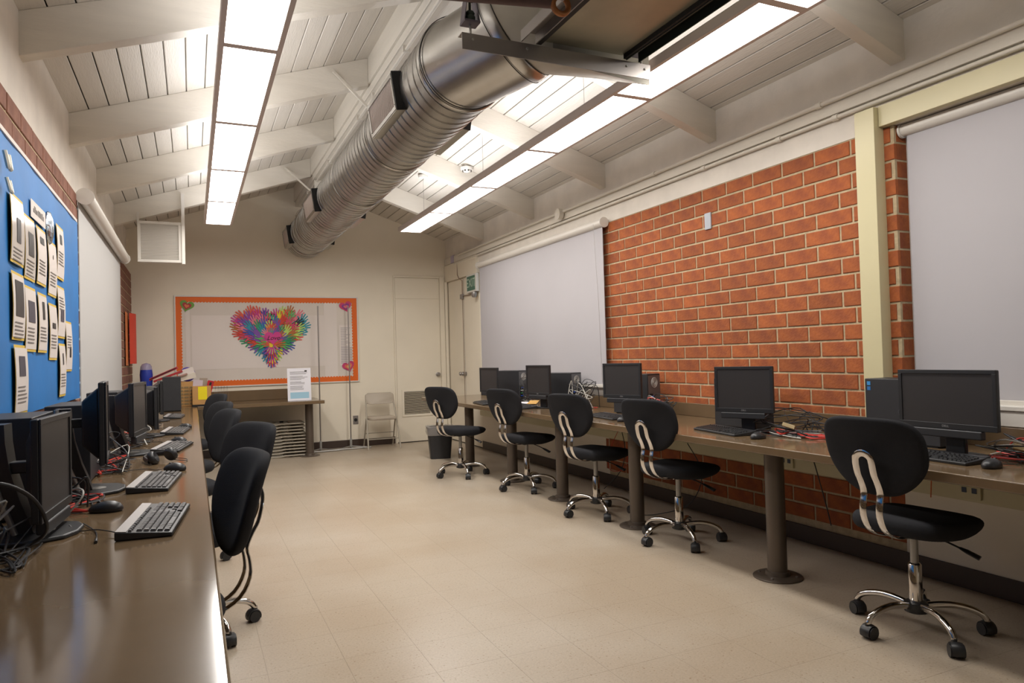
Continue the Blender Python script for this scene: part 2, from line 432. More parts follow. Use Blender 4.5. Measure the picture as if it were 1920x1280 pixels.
knob(d, T(3.40, YF-.010, 1.0) @ RX(PI/2))
gx0, gx1, gz0, gz1 = 2.83, 3.30, .385, .79
g = MB()
for a, b, c, e in ((gx0, gx1, gz0, gz0+.035), (gx0, gx1, gz1-.035, gz1), (gx0, gx0+.035, gz0+.035, gz1-.035), (gx1-.035, gx1, gz0+.035, gz1-.035)):
    g.box(a, b, YF-.022, YF-.0105, c, e)
gf = g.build('vent_frame', M_wall, d, bevel=.002)
B(gx0+.035, gx1-.035, YF-.0125, YF-.0105, gz0+.035, gz1-.035).build('vent_backing', M_dark, d)
sm = MB().box(0, gx1-gx0-.07, -.0015, .0015, -.008, .008, RX(.9)).mesh('slat', M_wall)
for k in range(17): inst('slat', sm, gf, (gx0+.035, YF-.017, gz0+.047+k*.0193))
# corner door in right wall
d = bpy.data.objects.new('door_2', None); COL.objects.link(d); struct(d, 'cream door in the right wall beside the corner under the exit sign', 'door')
B(XR+.006, XR+.019, 8.885, 9.495, .012, 2.39).build('door_leaf', M_wall, d, bevel=.002)
B(XR+.006, XR+.019, 9.515, 10.14, .012, 2.39).build('door_leaf', M_wall, d, bevel=.002)
B(XR+.012, XR+.0195, 9.496, 9.514, .012, 2.39).build('door_gap', M_dark, d)
knob(d, T(XR+.006, 9.47, 1.01) @ RY(-PI/2)); knob(d, T(XR+.006, 9.56, 1.01) @ RY(-PI/2))
B(XR+.005, XR+.0195, 8.885, 10.14, .002, .010).build('threshold', M_dark, d)

# ================================================================= CEILING EQUIPMENT
def lamp(name, xa, xb, yend, label, nmod=6):
    t = thing(name, label, 'ceiling light', (0, 0, 0))
    zb = 2.826; y0 = yend-1.2195*nmod; fw_ = .026
    fr = MB()
    fr.box(xa, xa+fw_, y0, yend, zb, zb+.052); fr.box(xb-fw_, xb, y0, yend, zb, zb+.052)
    fr.box(xa+fw_, xb-fw_, yend-.02, yend, zb, zb+.052); fr.box(xa+fw_, xb-fw_, y0, y0+.02, zb, zb+.052)
    f = fr.build('frame', M_lampfr, t, bevel=.002)
    for k in range(1, nmod):
        y = yend-k*1.2195
        B(xa+fw_, xb-fw_, y-.024, y+.024, zb+.0005, zb+.03).build('cross_bar', M_lampfr, f)
    ml = mat('lamp_diffuser', 'FBF8F3', .5, emit=LAMP_E)
    ml2 = mat('lamp_uplight', 'F7F8FC', .5, emit=UP_E)
    for q in (ml, ml2): q.cycles.emission_sampling = 'FRONT'
    for k in range(nmod):
        ya = yend-(k+1)*1.2195+.0245; yb = yend-k*1.2195-(.021 if k == 0 else .0245)
        MB().add([(xa+fw_, ya, zb+.010), (xa+fw_, yb, zb+.010), (xb-fw_, yb, zb+.010), (xb-fw_, ya, zb+.010)], [(0, 1, 2, 3)]).build('diffuser', ml, t)
    MB().add([(xa+fw_+.03, y0+.1, zb+.0555), (xb-fw_-.03, y0+.1, zb+.0555), (xb-fw_-.03, yend-.1, zb+.0555), (xa+fw_+.03, yend-.1, zb+.0555)], [(0, 1, 2, 3)]).build('uplight_slot', ml2, t)
    B(xa, xb, y0, yend, zb+.0525, zb+.055).build('housing_top', M_white, t)
    wm = MB(); xm = (xa+xb)/2; wm.box(xm-.0016, xm+.0016, y0+.02, yend-.02, zb+.0015, zb+.0045); wm.build('centre_wire', M_lampfr, t)
    for y in (yend-.6, yend-2.44, yend-4.3, y0+.3):
        z1 = roof(xm)
        MB().tube([(xm, y, zb+.055), (xm, y, z1)], .0018, 5).build('hanger_cable', M_steel, t)
        MB().lathe([(0, -.03), (.05, -.028), (.06, -.01), (.06, .0)], 16, T(xm, y, z1)).build('ceiling_cup', M_white, t, smooth=True)
    return t
lamp('pendant_strip_light', .144, .443, 8.58, 'long glowing strip light hanging on the left side of the ceiling', 5)
lamp('pendant_strip_light', 2.355, 2.655, 8.47, 'long glowing strip light hanging on the right side of the ceiling')

# duct
DZ, DR = 2.947, .267
DY0, DY1 = 3.75, 10.02
du = thing('spiral_air_duct', 'large round galvanised spiral air duct hanging under the ridge', 'air duct', (RIDGE, DY0, DZ))
def ring(r, y, n=48, c=(0, 0), nrm=None):
    return [(c[0]+r*math.cos(2*PI*j/n), y, c[1]+r*math.sin(2*PI*j/n)) for j in range(n)]
LD = DY1-DY0
MB().loft([ring(DR, LD), ring(DR, 0)], cap=False).build('duct_pipe', M_galv, du, smooth=True)
MB().loft([ring(DR-.004, LD-.01), ring(.001, LD-.01)], cap=False).build('end_cap', M_galv, du)
# spiral lock seam
pts = []; pitch = .100; turns = LD/pitch; nn = int(turns*40)
for i in range(nn+1):
    a = 2*PI*turns*i/nn
    pts.append(((DR+.001)*math.cos(a), LD*i/nn, (DR+.001)*math.sin(a)))
MB().tube(pts, .0030, 6, up=(0, 1, 0)).build('spiral_seam', M_galv2, du, smooth=True)
pts2 = [((DR+.0012)*math.cos(2*PI*turns*i/nn), LD*i/nn+.0055, (DR+.0012)*math.sin(2*PI*turns*i/nn)) for i in range(nn-1)]
MB().tube(pts2, .0030, 4, up=(0, 1, 0)).build('spiral_seam', M_seam, du)
for y in (.04, 1.42, 2.75, 4.1, 5.2, 5.95):
    MB().loft([ring(DR+.002, y-.02), ring(DR+.008, y-.012), ring(DR+.008, y+.012), ring(DR+.002, y+.02)], cap=False).build('coupling_band', M_galv2, du, smooth=True)
    MB().tube([p for p in ring(DR+.004, y+.024, 40)], .0025, 4, closed=True, up=(0, 1, 0)).build('band_edge', M_seam, du)
# registers on both flanks
def register(parent, y, l, side):
    a0 = side
    M = T(0, y, 0) @ RY(side)   # local: x outward
    f = MB(); h = .11; x0, x1 = DR-.055, DR+.036
    f.use(M_galv2)
    f.box(x0, x1, -l/2, l/2, -h-.006, -h); f.box(x0, x1, -l/2, l/2, h, h+.006)
    f.box(x0, x1, -l/2-.004, -l/2, -h, h); f.box(x0, x1, l/2, l/2+.004, -h, h)
    for (a, b, c, e) in ((-l/2, l/2, -h, -h+.022), (-l/2, l/2, h-.022, h), (-l/2, -l/2+.022, -h+.022, h-.022), (l/2-.022, l/2, -h+.022, h-.022)):
        f.box(x1, x1+.004, a, b, c, e)
    fo = bpy.data.objects.new('register', f.mesh('register')); COL.objects.link(fo); fo.parent = parent; fo.matrix_local = M
    c = MB(); c.box(x0+.02, x1+.002, -l/2-.018, -l/2-.005, -h-.010, h+.010); 
    c.build('black_gasket', M_blk2, fo, bevel=.003)
    B(x1-.03, x1-.028, -l/2+.01, l/2-.01, -h+.01, h-.01).build('register_back', M_case, fo)
    n = int((l-.05)/.019)
    fm = MB().box(x1-.022, x1-.002, -.001, .001, -h+.022, h-.022).mesh('fin', M_beige)
    fins = MB()
    for k in range(n):
        yy = -l/2+.026+k*(l-.052)/(n-1)
        fins.box(x1-.022, x1-.001, yy-.0035, yy+.0035, -h+.02, h-.02)
    q = fins.build('fins', mat('register_fin_metal', 'D8CAC2', .45), fo); q['kind'] = 'stuff'
    for yy in (-l/2+.011, l/2-.011):
        for zz in (-h+.03, h-.03): MB().lathe([(0, 0), (.004, 0), (.003, .002), (0, .0025)], 8, T(x1+.004, yy, zz) @ RY(PI/2)).build('screw', M_seam, fo)
for y, l in ((.78, .62), (3.95, .62), (5.97, .46)):
    register(du, y-.02, l, PI-.14)
    register(du, y+.2 if y < 5 else y-.06, l, .14)
# elbow and square transition to the air handler
el = []
c2 = Vector((.15, -.34, .03)); ndir = Vector((.50, -.76, .38)).normalized(); side_ = Vector((.835, .55, 0)).normalized(); upv = side_.cross(ndir).normalized()
r1 = ring(DR-.002, 0)
if upv.z < 0: upv = -upv
r2_ = [tuple(c2+side_*(DR*math.cos(2*PI*j/48))+upv*(DR*math.sin(2*PI*j/48))) for j in range(48)]
MB().loft([r1, r2_], cap=False).build('elbow_section', M_galv2, du, smooth=True)
def ringat(c, sd, r, n=48): return [tuple(c+sd*(r*math.cos(2*PI*j/n))+upv*(r*math.sin(2*PI*j/n))) for j in range(n)]
q0 = c2-ndir*.012; q1 = c2+ndir*.055
MB().loft([ringat(q0, side_, DR+.001), ringat(q0+ndir*.01, side_, DR+.009), ringat(q1-ndir*.012, side_, DR+.009), ringat(q1, side_, DR+.001)], cap=False).build('coupling_band', M_galv2, du, smooth=True)
MB().tube(ringat(q1+ndir*.004, side_, DR+.005), .003, 4, closed=True).build('band_edge', M_seam, du)
MB().tube(ringat(q0-ndir*.004, side_, DR+.004), .003, 4, closed=True).build('band_edge', M_seam, du)
MB().tube(ring(DR+.004, -.01), .003, 4, closed=True).build('band_edge', M_seam, du)
# transition: circle -> rectangle
cr = Vector((.54, -.63, -.045)); nr2 = Vector((.15, -.99, 0)).normalized(); sr = Vector((.99, .15, 0)).normalized()
rect = []
for j in range(48):
    a = 2*PI*j/48; ca, sa = math.cos(a), math.sin(a); k = 1/max(abs(ca), abs(sa))
    rect.append(tuple(cr+sr*(.33*ca*k)+Vector((0, 0, .02+.20*sa*k))))
MB().loft([ringat(q1, side_, DR), rect], cap=False).build('transition_piece', mat('dull_galvanised', 'C4C0B6', .5, metal=.6, noise=.08, nscale=5), du, smooth=True, angle=.3)
# braces
for a, b in (((1.06, 5.60, 3.55), (1.40, 5.62, 3.24)), ((1.04, 8.62, 3.55), (1.40, 8.58, 3.22))):
    mb = MB(); mb.tube([a, b], .013, 4); mb.box(b[0]-.03, b[0]+.05, b[1]-.02, b[1]+.02, b[2]-.012, b[2]+.2)
    tag(mb.build('duct_brace', M_cream), 'cream diagonal brace beside the duct, %s' % ('nearer one above the large register' if b[1] < 7 else 'farther one near the far wall'), 'brace')
# conduit pair along ridge
mb = MB(); mb.tube([(RIDGE-.065, YB, 3.405), (RIDGE-.065, 9.7, 3.405)], .012, 8)
for y in (3.3, 4.7, 6.2, 7.7, 9.2): mb.box(RIDGE-.09, RIDGE-.04, y-.01, y+.01, 3.390, 3.431)
tag(mb.build('ridge_conduit', M_cream, smooth=True), 'thin cream conduit running along the underside of the ridge beam', 'pipe')
mb = MB(); mb.tube(smoothpts([(RIDGE-.065, 9.72, 3.40), (RIDGE-.08, 9.85, 3.37), (RIDGE-.04, 9.93, 3.36), (RIDGE-.09, 10.0, 3.33), (RIDGE-.1, 10.2, 3.30)], 5), .008, 6)
tag(mb.build('loose_cable', M_cream, smooth=True), 'kinked cable end at the far end of the ridge conduit', 'cable')

# air handler with channel hanger
ah = thing('air_handler', 'large galvanised air handling unit hanging at the top edge', 'air unit', (0, 0, 0))
B(1.60, 2.09, .9, 3.08, 2.815, 3.20).build('casing', mat('unit_underside', 'A9A693', .45, metal=.75, noise=.25, nscale=2.0), ah, bevel=.004)
def rail(x0, x1, m, z0=2.785, z1=2.84):
    r = MB(); r.box(x0, x0+.006, .9, 3.06, z0, z1); r.box(x1-.006, x1, .9, 3.06, z0, z1); r.box(x0+.006, x1-.006, .9, 3.06, z1-.006, z1)
    return r.build('rail', m, ah, bevel=.001)
rail(1.49, 1.575, M_steel); rail(2.10, 2.185, mat('dark_green_steel', '3C413B', .45, metal=.5))
B(1.576, 1.60, .9, 3.06, 2.785, 2.90).build('gasket_strip', M_blk2, ah); B(2.086, 2.10, .9, 3.06, 2.79, 2.90).build('gasket_strip', M_blk2, ah)
cb = MB(); cb.box(1.18, 2.25, 3.055, 3.060, 2.700, 2.780); cb.box(1.18, 2.25, 3.060, 3.11, 2.775, 2.780)
ch = cb.build('channel_hanger', M_steel, bevel=.0015)
tag(ch, 'long galvanised angle bar crossing below the air unit', 'steel bar')
for x in (1.235, 1.52, 2.10, 2.215):
    MB().lathe([(0, -.012), (.010, -.012), (.011, -.004), (.006, 0), (.006, .006), (0, .006)], 6, T(x, 3.054, 2.752) @ RX(PI/2)).build('bolt', M_silv, ch)
def hanger(x, y, z, nm, lab, full):
    t = thing('spring_hanger', lab, 'hanger', (x, y, z))
    f = MB()
    for s in (-1, 1): f.add([(s*.020, -.03, .11), (s*.020, .03, .11), (s*.037, .03, .0), (s*.037, -.03, .0), (s*.024, -.03, .11), (s*.024, .03, .11), (s*.041, .03, .0), (s*.041, -.03, .0)],
                             [(0, 1, 2, 3), (4, 7, 6, 5), (0, 4, 5, 1), (1, 5, 6, 2), (2, 6, 7, 3), (3, 7, 4, 0)])
    f.box(-.04, .04, -.034, .034, -.006, .004)
    f.box(-.024, .024, -.02, .02, .11, .116)
    f.build('yoke', mat('purple_grey_metal', '6B6470', .4, metal=.6), t)
    MB().lathe([(.022, .005), (.026, .012), (.026, .03), (.02, .036), (.024, .046), (.018, .056), (.006, .062), (.006, .11)], 14).build('rubber_isolator', mat('dark_green_rubber', '2E3B33', .5), t, smooth=True)
    MB().tube([(0, 0, -.06), (0, 0, .0)], .006, 8).build('threaded_rod', M_silv, t)
    if full: MB().tube([(0, 0, .110), (0, 0, full)], .006, 8).build('top_rod', M_steel, t)
    return t
hanger(1.235, 3.085, 2.842, '', 'black spring hanger carrying the left end of the angle bar', .52)
hanger(2.215, 3.085, 2.842, '', 'spring hanger carrying the right end of the angle bar', .40)
mb = MB(); mb.tube([(.95, 2.765, 2.775), (1.455, 2.655, 2.775)], .022, 14); mb.tube([(1.2, 2.71, 2.78), (1.2, 2.71, 3.6)], .005, 6)
pp = mb.build('brown_pipe', mat('brown_pipe_paint', '5B433F', .5), smooth=True); tag(pp, 'dark brown pipe above the angle bar at the top edge', 'pipe')
mb = MB(); mb.tube([(1.485+.038*math.cos(a*PI/10), 2.645, 2.768+.038*math.sin(a*PI/10)) for a in range(20)], .013, 10, closed=True, up=(0, 1, 0))
mb.build('copper_ring', mat('copper_brown', 'A0683C', .4, metal=.5), pp, smooth=True)

# suspended wall vent left
v = thing('hanging_louvre_vent', 'square white louvred vent box hanging from a rafter above the left blind', 'vent', (0, 0, 0))
vx0, vx1, vz0, vz1, vy = -.520, -.085, 2.385, 2.835, 8.60
f = MB()
for a, b, c, e in ((vx0, vx1, vz0, vz0+.03), (vx0, vx1, vz1-.03, vz1), (vx0, vx0+.03, vz0+.03, vz1-.03), (vx1-.03, vx1, vz0+.03, vz1-.03)): f.box(a, b, vy, vy+.012, c, e)
f.build('face_frame', M_white, v, bevel=.002)
B(vx0+.01, vx1-.01, vy+.03, vy+.17, vz0+.01, vz1-.01).build('box', M_white, v, bevel=.002)
f = MB().box(0, vx1-vx0-.06, -.0015, .0015, -.010, .010, RX(.75)).mesh('slat', M_white)
for k in range(22): inst('slat', f, v, (vx0+.03, vy+.014, vz0+.042+k*.0175))
B(vx1+.001, vx1+.035, vy-.01, vy+.02, vz0-.015, 3.16).build('hanger_strut', M_white, v, bevel=.002)
B(vx0-.004, vx0+.02, vy+.013, vy+.028, vz1-.05, 2.93).build('hanger_strut', M_white, v)
# detectors on ceiling
def detector(x, y, lab, z=None):
    t = thing('smoke_detector', lab, 'smoke detector', (x, y, z if z else roof(x)))
    MB().lathe([(0, 0), (.04, 0), (.04, -.03), (0, -.03)][::-1], 16).build('mount', M_white, t, smooth=True)
    MB().lathe([(0, -.085), (.03, -.083), (.045, -.07), (.05, -.06), (.068, -.055), (.072, -.032), (0, -.031)], 20).build('body', M_white, t, smooth=True)
    for k in range(8):
        a = k*PI/4; MB().box(.046, .05, -.008, .008, -.078, -.064, RZ(a)).build('slot', M_dark, t)
detector(2.74, 7.05, 'white smoke detector hanging below the ceiling right of the duct', 3.33)
# right wall conduits
def conduit(z, x, y0, y1, lab, r=.013, clamps=()):
    mb = MB(); mb.tube([(x, y0, z), (x, y1, z)], r, 10)
    t = mb.build('conduit', M_cream, smooth=True); tag(t, lab, 'pipe')
    for y in clamps: MB().tube([(x, y-.02, z), (x, y+.02, z)], r+.006, 10).build('coupling', M_cream, t, smooth=True)
    return t
conduit(2.735, 3.538, -.5, 9.55, 'upper cream conduit along the right wall just under the rafters', clamps=(3.1, 4.8, 7.5, 9.5))
conduit(2.632, 3.560, -.5, 9.80, 'lower cream conduit along the painted band of the right wall', clamps=(3.0, 3.45, 4.2, 6.7, 9.0))
t = thing('round_junction_box', 'round cream junction box on the conduit above the middle blind', 'junction box', (3.50, 6.42, 2.715))
MB().lathe([(.0, 0), (.055, .0), (.055, .045), (0, .045)], 24, RY(-PI/2) @ T(0, 0, -.04)).build('body', M_cream, t, smooth=True)
MB().lathe([(0, 0), (.058, 0), (.058, .006), (0, .008)], 24, T(-.006, 0, 0) @ RY(-PI/2)).build('lid', M_cream, t, smooth=True)
mb = MB(); mb.tube([(3.555, 9.64, 2.63), (3.545, 9.62, 2.45), (3.545, 9.56, 2.39)], .006, 6); mb.tube([(3.545, 9.56, 2.39), (3.57, 9.50, 2.36), (3.572, 9.505, 2.14)], .006, 6); mb.tube([(3.572, 9.505, 2.13), (3.572, 8.95, 2.12)], .008, 6)
mb.tube([(3.572, 9.505, 2.12), (3.572, 9.505, .03)], .004, 6)
tag(mb.build('door_wiring', mat('rusty_grey_wire', '8A7462', .5), smooth=True), 'thin wiring running down the gap of the corner door', 'cable')
tag(B(3.545, 3.579, 9.78, 9.90, 2.655, 2.765).build('alarm_box', mat('lilac_plastic', 'B9AFC6', .4), bevel=.004), 'small lilac alarm box in the far right corner', 'alarm')
tag(B(3.552, 3.578, 9.47, 9.56, 2.09, 2.16).build('wire_box', M_steel, bevel=.003), 'small grey junction box under the exit sign', 'junction box')
# exit sign
t = thing('exit_sign', 'green EXIT sign on the right wall beside the blind', 'exit sign', (3.578, 9.05, 2.27))
B(-.045, -.001, -.185, .185, -.125, .125).build('housing', M_white, t, bevel=.004)
B(-.048, -.046, -.15, .15, -.10, .10).build('face', mat('exit_green', '3D6B58', .4), t)
text_obj('letters', 'EXIT', .17, mat('exit_letter', 'B9C9B8', .4), t, Matrix(((0, 0, -1, -.0485), (-1, 0, 0, 0), (0, 1, 0, 0), (0, 0, 0, 1))))
tag(MB().lathe([(0, -.04), (.03, -.035), (.045, 0), (.04, .035), (0, .04)], 12, T(3.53, 8.93, 2.10)).build('emergency_lamp', M_steel, smooth=True), 'small grey lamp head below the exit sign', 'lamp')
tag(B(3.568, 3.579, 4.155, 4.225, 2.165, 2.29).build('wall_plate', mat('grey_plate', 'A9AEB6', .35), bevel=.003), 'small blank grey plate on the orange brick', 'wall plate')

# blinds
def blind(name, x, y0, y1, zt, zb, side, m, lab, cas, pulls=True, fx=None):
    t = thing(name, lab, 'roller blind', (0, 0, 0))
    tube_x = x; x = fx if fx else x
    B(x-.002, x+.002, y0+.02, y1-.02, zb, zt+.02).build('blind_fabric', m, t)
    B(x-.008, x+.008, y0+.02, y1-.02, zb-.03, zb).build('bottom_bar', M_tube, t, bevel=.003)
    r = cas; x = tube_x
    MB().tube([(x-side*.0, y0, zt+.0), (x-side*.0, y1, zt+.0)], r, 20).build('roller_tube', M_tube, t, smooth=True)
    for y in (y0-.012, y1): MB().tube([(x, y, zt), (x, y+.012, zt)], r+.007, 20).build('end_cap', M_white, t, smooth=True)
    if pulls:
        MB().tube([(x-side*(r+.01), y0+.10, zt), (x-side*(r+.012), y0+.04, zt-.75), (x-side*(r+.01), y0+.02, zb+.02)], .0014, 5).build('pull_cord', M_steel, t)
    return t
blind('roller_blind', 3.525, 5.585, 8.72, 2.475, .955, 1, M_blind, 'grey roller blind in the middle of the right wall behind three computers', .042)
blind('roller_blind', 3.635, -.45, 2.62, 2.445, .965, 1, M_blind, 'grey roller blind at the right edge behind the nearest monitor', .034, False)
blind('roller_blind', -.648, 5.555, 8.64, 2.42, 1.0, -1, M_blindL, 'pale roller blind on the left wall past the blue board', .05, False, fx=-.692)

# ================================================================= COUNTERS
def column(parent, x, y, ztop=CT-.043):
    c = MB(); c.tube([(x, y, .02), (x, y, ztop)], .052, 24)
    o = c.build('column', M_col, parent, smooth=True)
    MB().lathe([(.13, 0), (.13, .006), (.122, .011), (.066, .015), (.062, .034), (.054, .038)], 32, T(x, y, 0)).build('base_flange', M_col, o, smooth=True)
    for k in range(4):
        a = k*PI/2+.5
        MB().lathe([(.008, .010), (.008, .018), (0, .020)], 6, T(x+.1*math.cos(a), y+.1*math.sin(a), 0)).build('bolt', M_steel, o)
t = thing('stone_counter', 'long brown stone counter along the right wall under five monitors', 'counter', (0, 0, 0))
B(2.712, XR-.001, -.6, 8.84, CT-.043, CT).build('worktop', M_ctr, t, bevel=.006)
B(XR-.028, XR-.001, -.6, 8.84, CT+.0005, CT+.10).build('backsplash', M_ctr, t, bevel=.003)
for y in (1.62, 2.93, 4.26, 5.38, 6.42, 7.6): 
    if y not in (1.62,): column(t, 2.90, y)
column(t, 2.90, -.2)
t = thing('stone_counter', 'long brown stone counter along the left wall in the foreground', 'counter', (0, 0, 0))
B(XL+.001, .049, -.9, YF-.002, CT-.043, CT).build('worktop', M_ctr, t, bevel=.006)
B(XL+.001, XL+.028, -.9, YF-.03, CT+.0005, CT+.10).build('backsplash', M_ctr, t, bevel=.003)
for y in (.6, 3.1, 4.6, 6.6, 8.6): column(t, -.14, y)
t = thing('stone_counter', 'short brown stone counter under the hand print board on the far wall', 'counter', (0, 0, 0))
B(.050, 1.56, 9.33, YF-.002, CT-.043, CT).build('worktop', M_ctr, t, bevel=.005)
B(.050, 1.44, YF-.03, YF-.002, CT+.0005, CT+.14).build('backsplash', M_ctr, t, bevel=.003)
column(t, 1.40, 9.60)
for y, l in ((3.46, 'outlet box under the right counter behind the near column'), (2.27, 'twin socket under the counter by the nearest right chair')):
    t = thing('socket_box', 'cream ' + l, 'socket', (3.538, y, .515))
    B(-.012, 0, -.06, .06, -.045, .045).build('plate', M_yel, t, bevel=.002)
    for yy in (-.03, .02): B(-.015, -.0125, yy-.012, yy+.012, -.014, .012).build('jack', mat('jack_blue_grey', '3A4458', .5), t)

# ================================================================= TASK CHAIR
def task_chair(lab):
    t = thing('task_chair', lab, 'chair')
    # local +x is the way the sitter faces
    SH = .015
    N = 64
    def se(a, rx, ry, p): c, s = math.cos(a), math.sin(a); return (rx*abs(c)**p*(1 if c > 0 else -1), ry*abs(s)**p*(1 if s > 0 else -1))
    rings = []
    for f, zz in ((.80, .425), (.93, .432), (1., .452), (.985, .480), (.90, .497), (.55, .502), (.05, .500)):
        r = []
        for j in range(N):
            a = 2*PI*j/N; x, y = se(a, .225*f, .225*f, .50)
            u = x/.225
            y *= (1.0-.10*max(0, -u))
            dz = -.012*max(0, u)**2 if zz < .47 else 0.0
            dz += (.016*max(0, u)**1.5 if zz < .47 else -.022*max(0, u)**3) + .012*max(0, -u)**2*(1 if zz > .47 else 0)
            dz += (-.02*(1-abs(u)) if zz < .45 else 0)
            r.append((x+.015, y, zz+dz+SH))
        rings.append(r)
    so_ = MB().loft(rings).build('seat', M_fab, t, smooth=True, angle=2); so_.modifiers.new('round', 'SUBSURF').levels = 1; so_.modifiers[-1].render_levels = 1
    MB().box(-.09, .09, -.07, .07, .405+SH, .423+SH).build('seat_plate', M_blk2, t, bevel=.004)
    # backrest: wide rounded top, narrow rounded bottom, curved
    def outline(n=44):
        pts = []
        for j in range(n):
            a = 2*PI*j/n; y, z = se(a, 1, 1, .48 if math.sin(a) > 0 else .68)
            w = .222 if z > 0 else .222-.078*(-z)**1.25
            pts.append((y*w, z*.17))
        return pts
    ol = outline(); rr = []
    for f, off in ((.90, -.030), (.97, -.024), (1, -.008), (1, .004), (.96, .016), (.8, .022), (.4, .022), (.02, .020)):
        r = []
        for y, z in ol:
            yy, z2 = y*f, z*f
            x = -.290+off+.90*yy*yy-.26*(z2)-(.25*z2*z2 if z2 > 0 else -.3*z2*z2)
            r.append((x, yy, z2+.77+SH))
        rr.append(r)
    so_ = MB().loft(rr).build('backrest', M_fab, t, smooth=True, angle=2); so_.modifiers.new('round', 'SUBSURF').levels = 1; so_.modifiers[-1].render_levels = 1
    # U bracket of chrome flat bar
    prof = [(-.02, .415), (-.12, .412), (-.20, .425), (-.265, .46), (-.298, .52), (-.298, .575), (-.290, .62), (-.308, .665), (-.328, .70), (-.340, .745)]
    L = [(x, -.036, z+SH) for x, z in prof]; top = [(-.304, -.036+.036*(1-math.cos(a)), .765+SH+.036*math.sin(a)) for a in (.3, .8, 1.3, PI/2, 1.84, 2.34, 2.84)]
    top = [(-.342-.2*(z-.77), y, z) for x, y, z in [(-.303, -.036*math.cos(a), .755+SH+.036*math.sin(a)) for a in (.4, .9, 1.3, PI/2, 1.84, 2.24, 2.74)]]
    R = [(x, -y, z) for x, y, z in L][::-1]
    P = smoothpts(L, 3)+top+smoothpts(R, 3)
    MB().tube(P, .0155, 12, flat=.3, up=(0, 0, 1)).build('back_bracket', M_chr, t, smooth=True)
    MB().box(-.10, -.0, -.05, .05, .405+SH, .418+SH).build('bracket_plate', M_chr, t, bevel=.003)
    # column
    c = MB().lathe([(.017, .27), (.017, .41+SH)], 20); c.build('gas_lift', M_silv, t, smooth=True)
    MB().lathe([(.026, .10), (.0275, .105), (.0275, .285), (.022, .292), (.018, .294)], 24).build('lift_sleeve', M_chr, t, smooth=True)
    MB().lathe([(.030, .075), (.048, .082), (.052, .10), (.048, .122), (.030, .128)], 24).build('hub', M_black, t, smooth=True)
    # lever
    MB().tube([(.03, -.05, .405+SH), (.045, -.12, .385+SH), (.055, -.175, .365+SH)], .004, 8).build('lever', M_blk2, t, smooth=True)
    MB().tube([(.053, -.165, .369+SH), (.06, -.19, .358+SH), (.07, -.235, .338+SH)], [.011, .019, .021], 10, flat=.45).build('lever_paddle', M_black, t, smooth=True)
    lm = MB().tube(smoothpts([(.035, 0, .108), (.09, 0, .118), (.15, 0, .120), (.21, 0, .108), (.25, 0, .088), (.268, 0, .060)], 3), [.015]*6+[.0145]*4+[.014]*3+[.013]*3, 10).mesh('leg', M_chr, True)
    lm2 = lm
    for k in range(5):
        a = 2*PI*k/5+.4
        l = inst('leg', lm, t, (0, 0, 0), (0, 0, a))
        a2 = random.uniform(0, 6.28)
        M = T(.272, 0, 0) @ RZ(a2)
        w = MB()
        for s in (-1, 1): w.tube([(-.012, s*.008, .0265), (-.012, s*.027, .0265)], .0262, 20, M=M)
        w.build('caster', M_black, l, smooth=True)
        h = MB(); h.tube([(0, 0, .05), (0, 0, .07)], .008, 8, M=M)
        for i in range(1):
            pts = [(-.012+.030*math.cos(b), 0, .0265+.030*math.sin(b)) for b in [x*PI/8 for x in range(-1, 10)]]
            h.tube(pts, .024, 8, flat=.22, M=M, up=(0, 0, 1))
        h.build('caster_hood', M_black, l, smooth=True)
    return t
ch0 = task_chair('black task chair nearest on the right side, before the wide monitor')
R = math.radians
ch0.location = (2.875, 2.10, 0); ch0.rotation_euler = (0, 0, R(6)); ch0['group'] = 'black task chairs along the right counter'
gR, gL = 'black task chairs along the right counter', 'black task chairs along the left counter'
dup(ch0, (2.91, 3.79, 0), R(13), 'black task chair second nearest on the right, before the monitor with red cables', gR)
dup(ch0, (2.865, 4.76, 0), R(16), 'black task chair third on the right, between two steel columns', gR)
dup(ch0, (2.85, 5.98, 0), R(18), 'black task chair fourth on the right, before the monitor with a white paper', gR)
dup(ch0, (2.575, 7.03, 0), R(26), 'black task chair farthest on the right, in front of the waste bin', gR)
dup(ch0, (-.135, 2.50, 0), R(191), 'black task chair nearest on the left, overlapping the counter edge', gL)
dup(ch0, (-.005, 3.60, 0), R(205), 'black task chair second nearest on the left, turned with its wide back showing', gL)
dup(ch0, (-.085, 4.85, 0), R(196), 'black task chair third from the front on the left side', gL)
dup(ch0, (-.085, 5.85, 0), R(198), 'black task chair second farthest on the left side', gL)
dup(ch0, (-.06, 7.45, 0), R(200), 'black task chair farthest on the left, beside the cardboard box', gL)

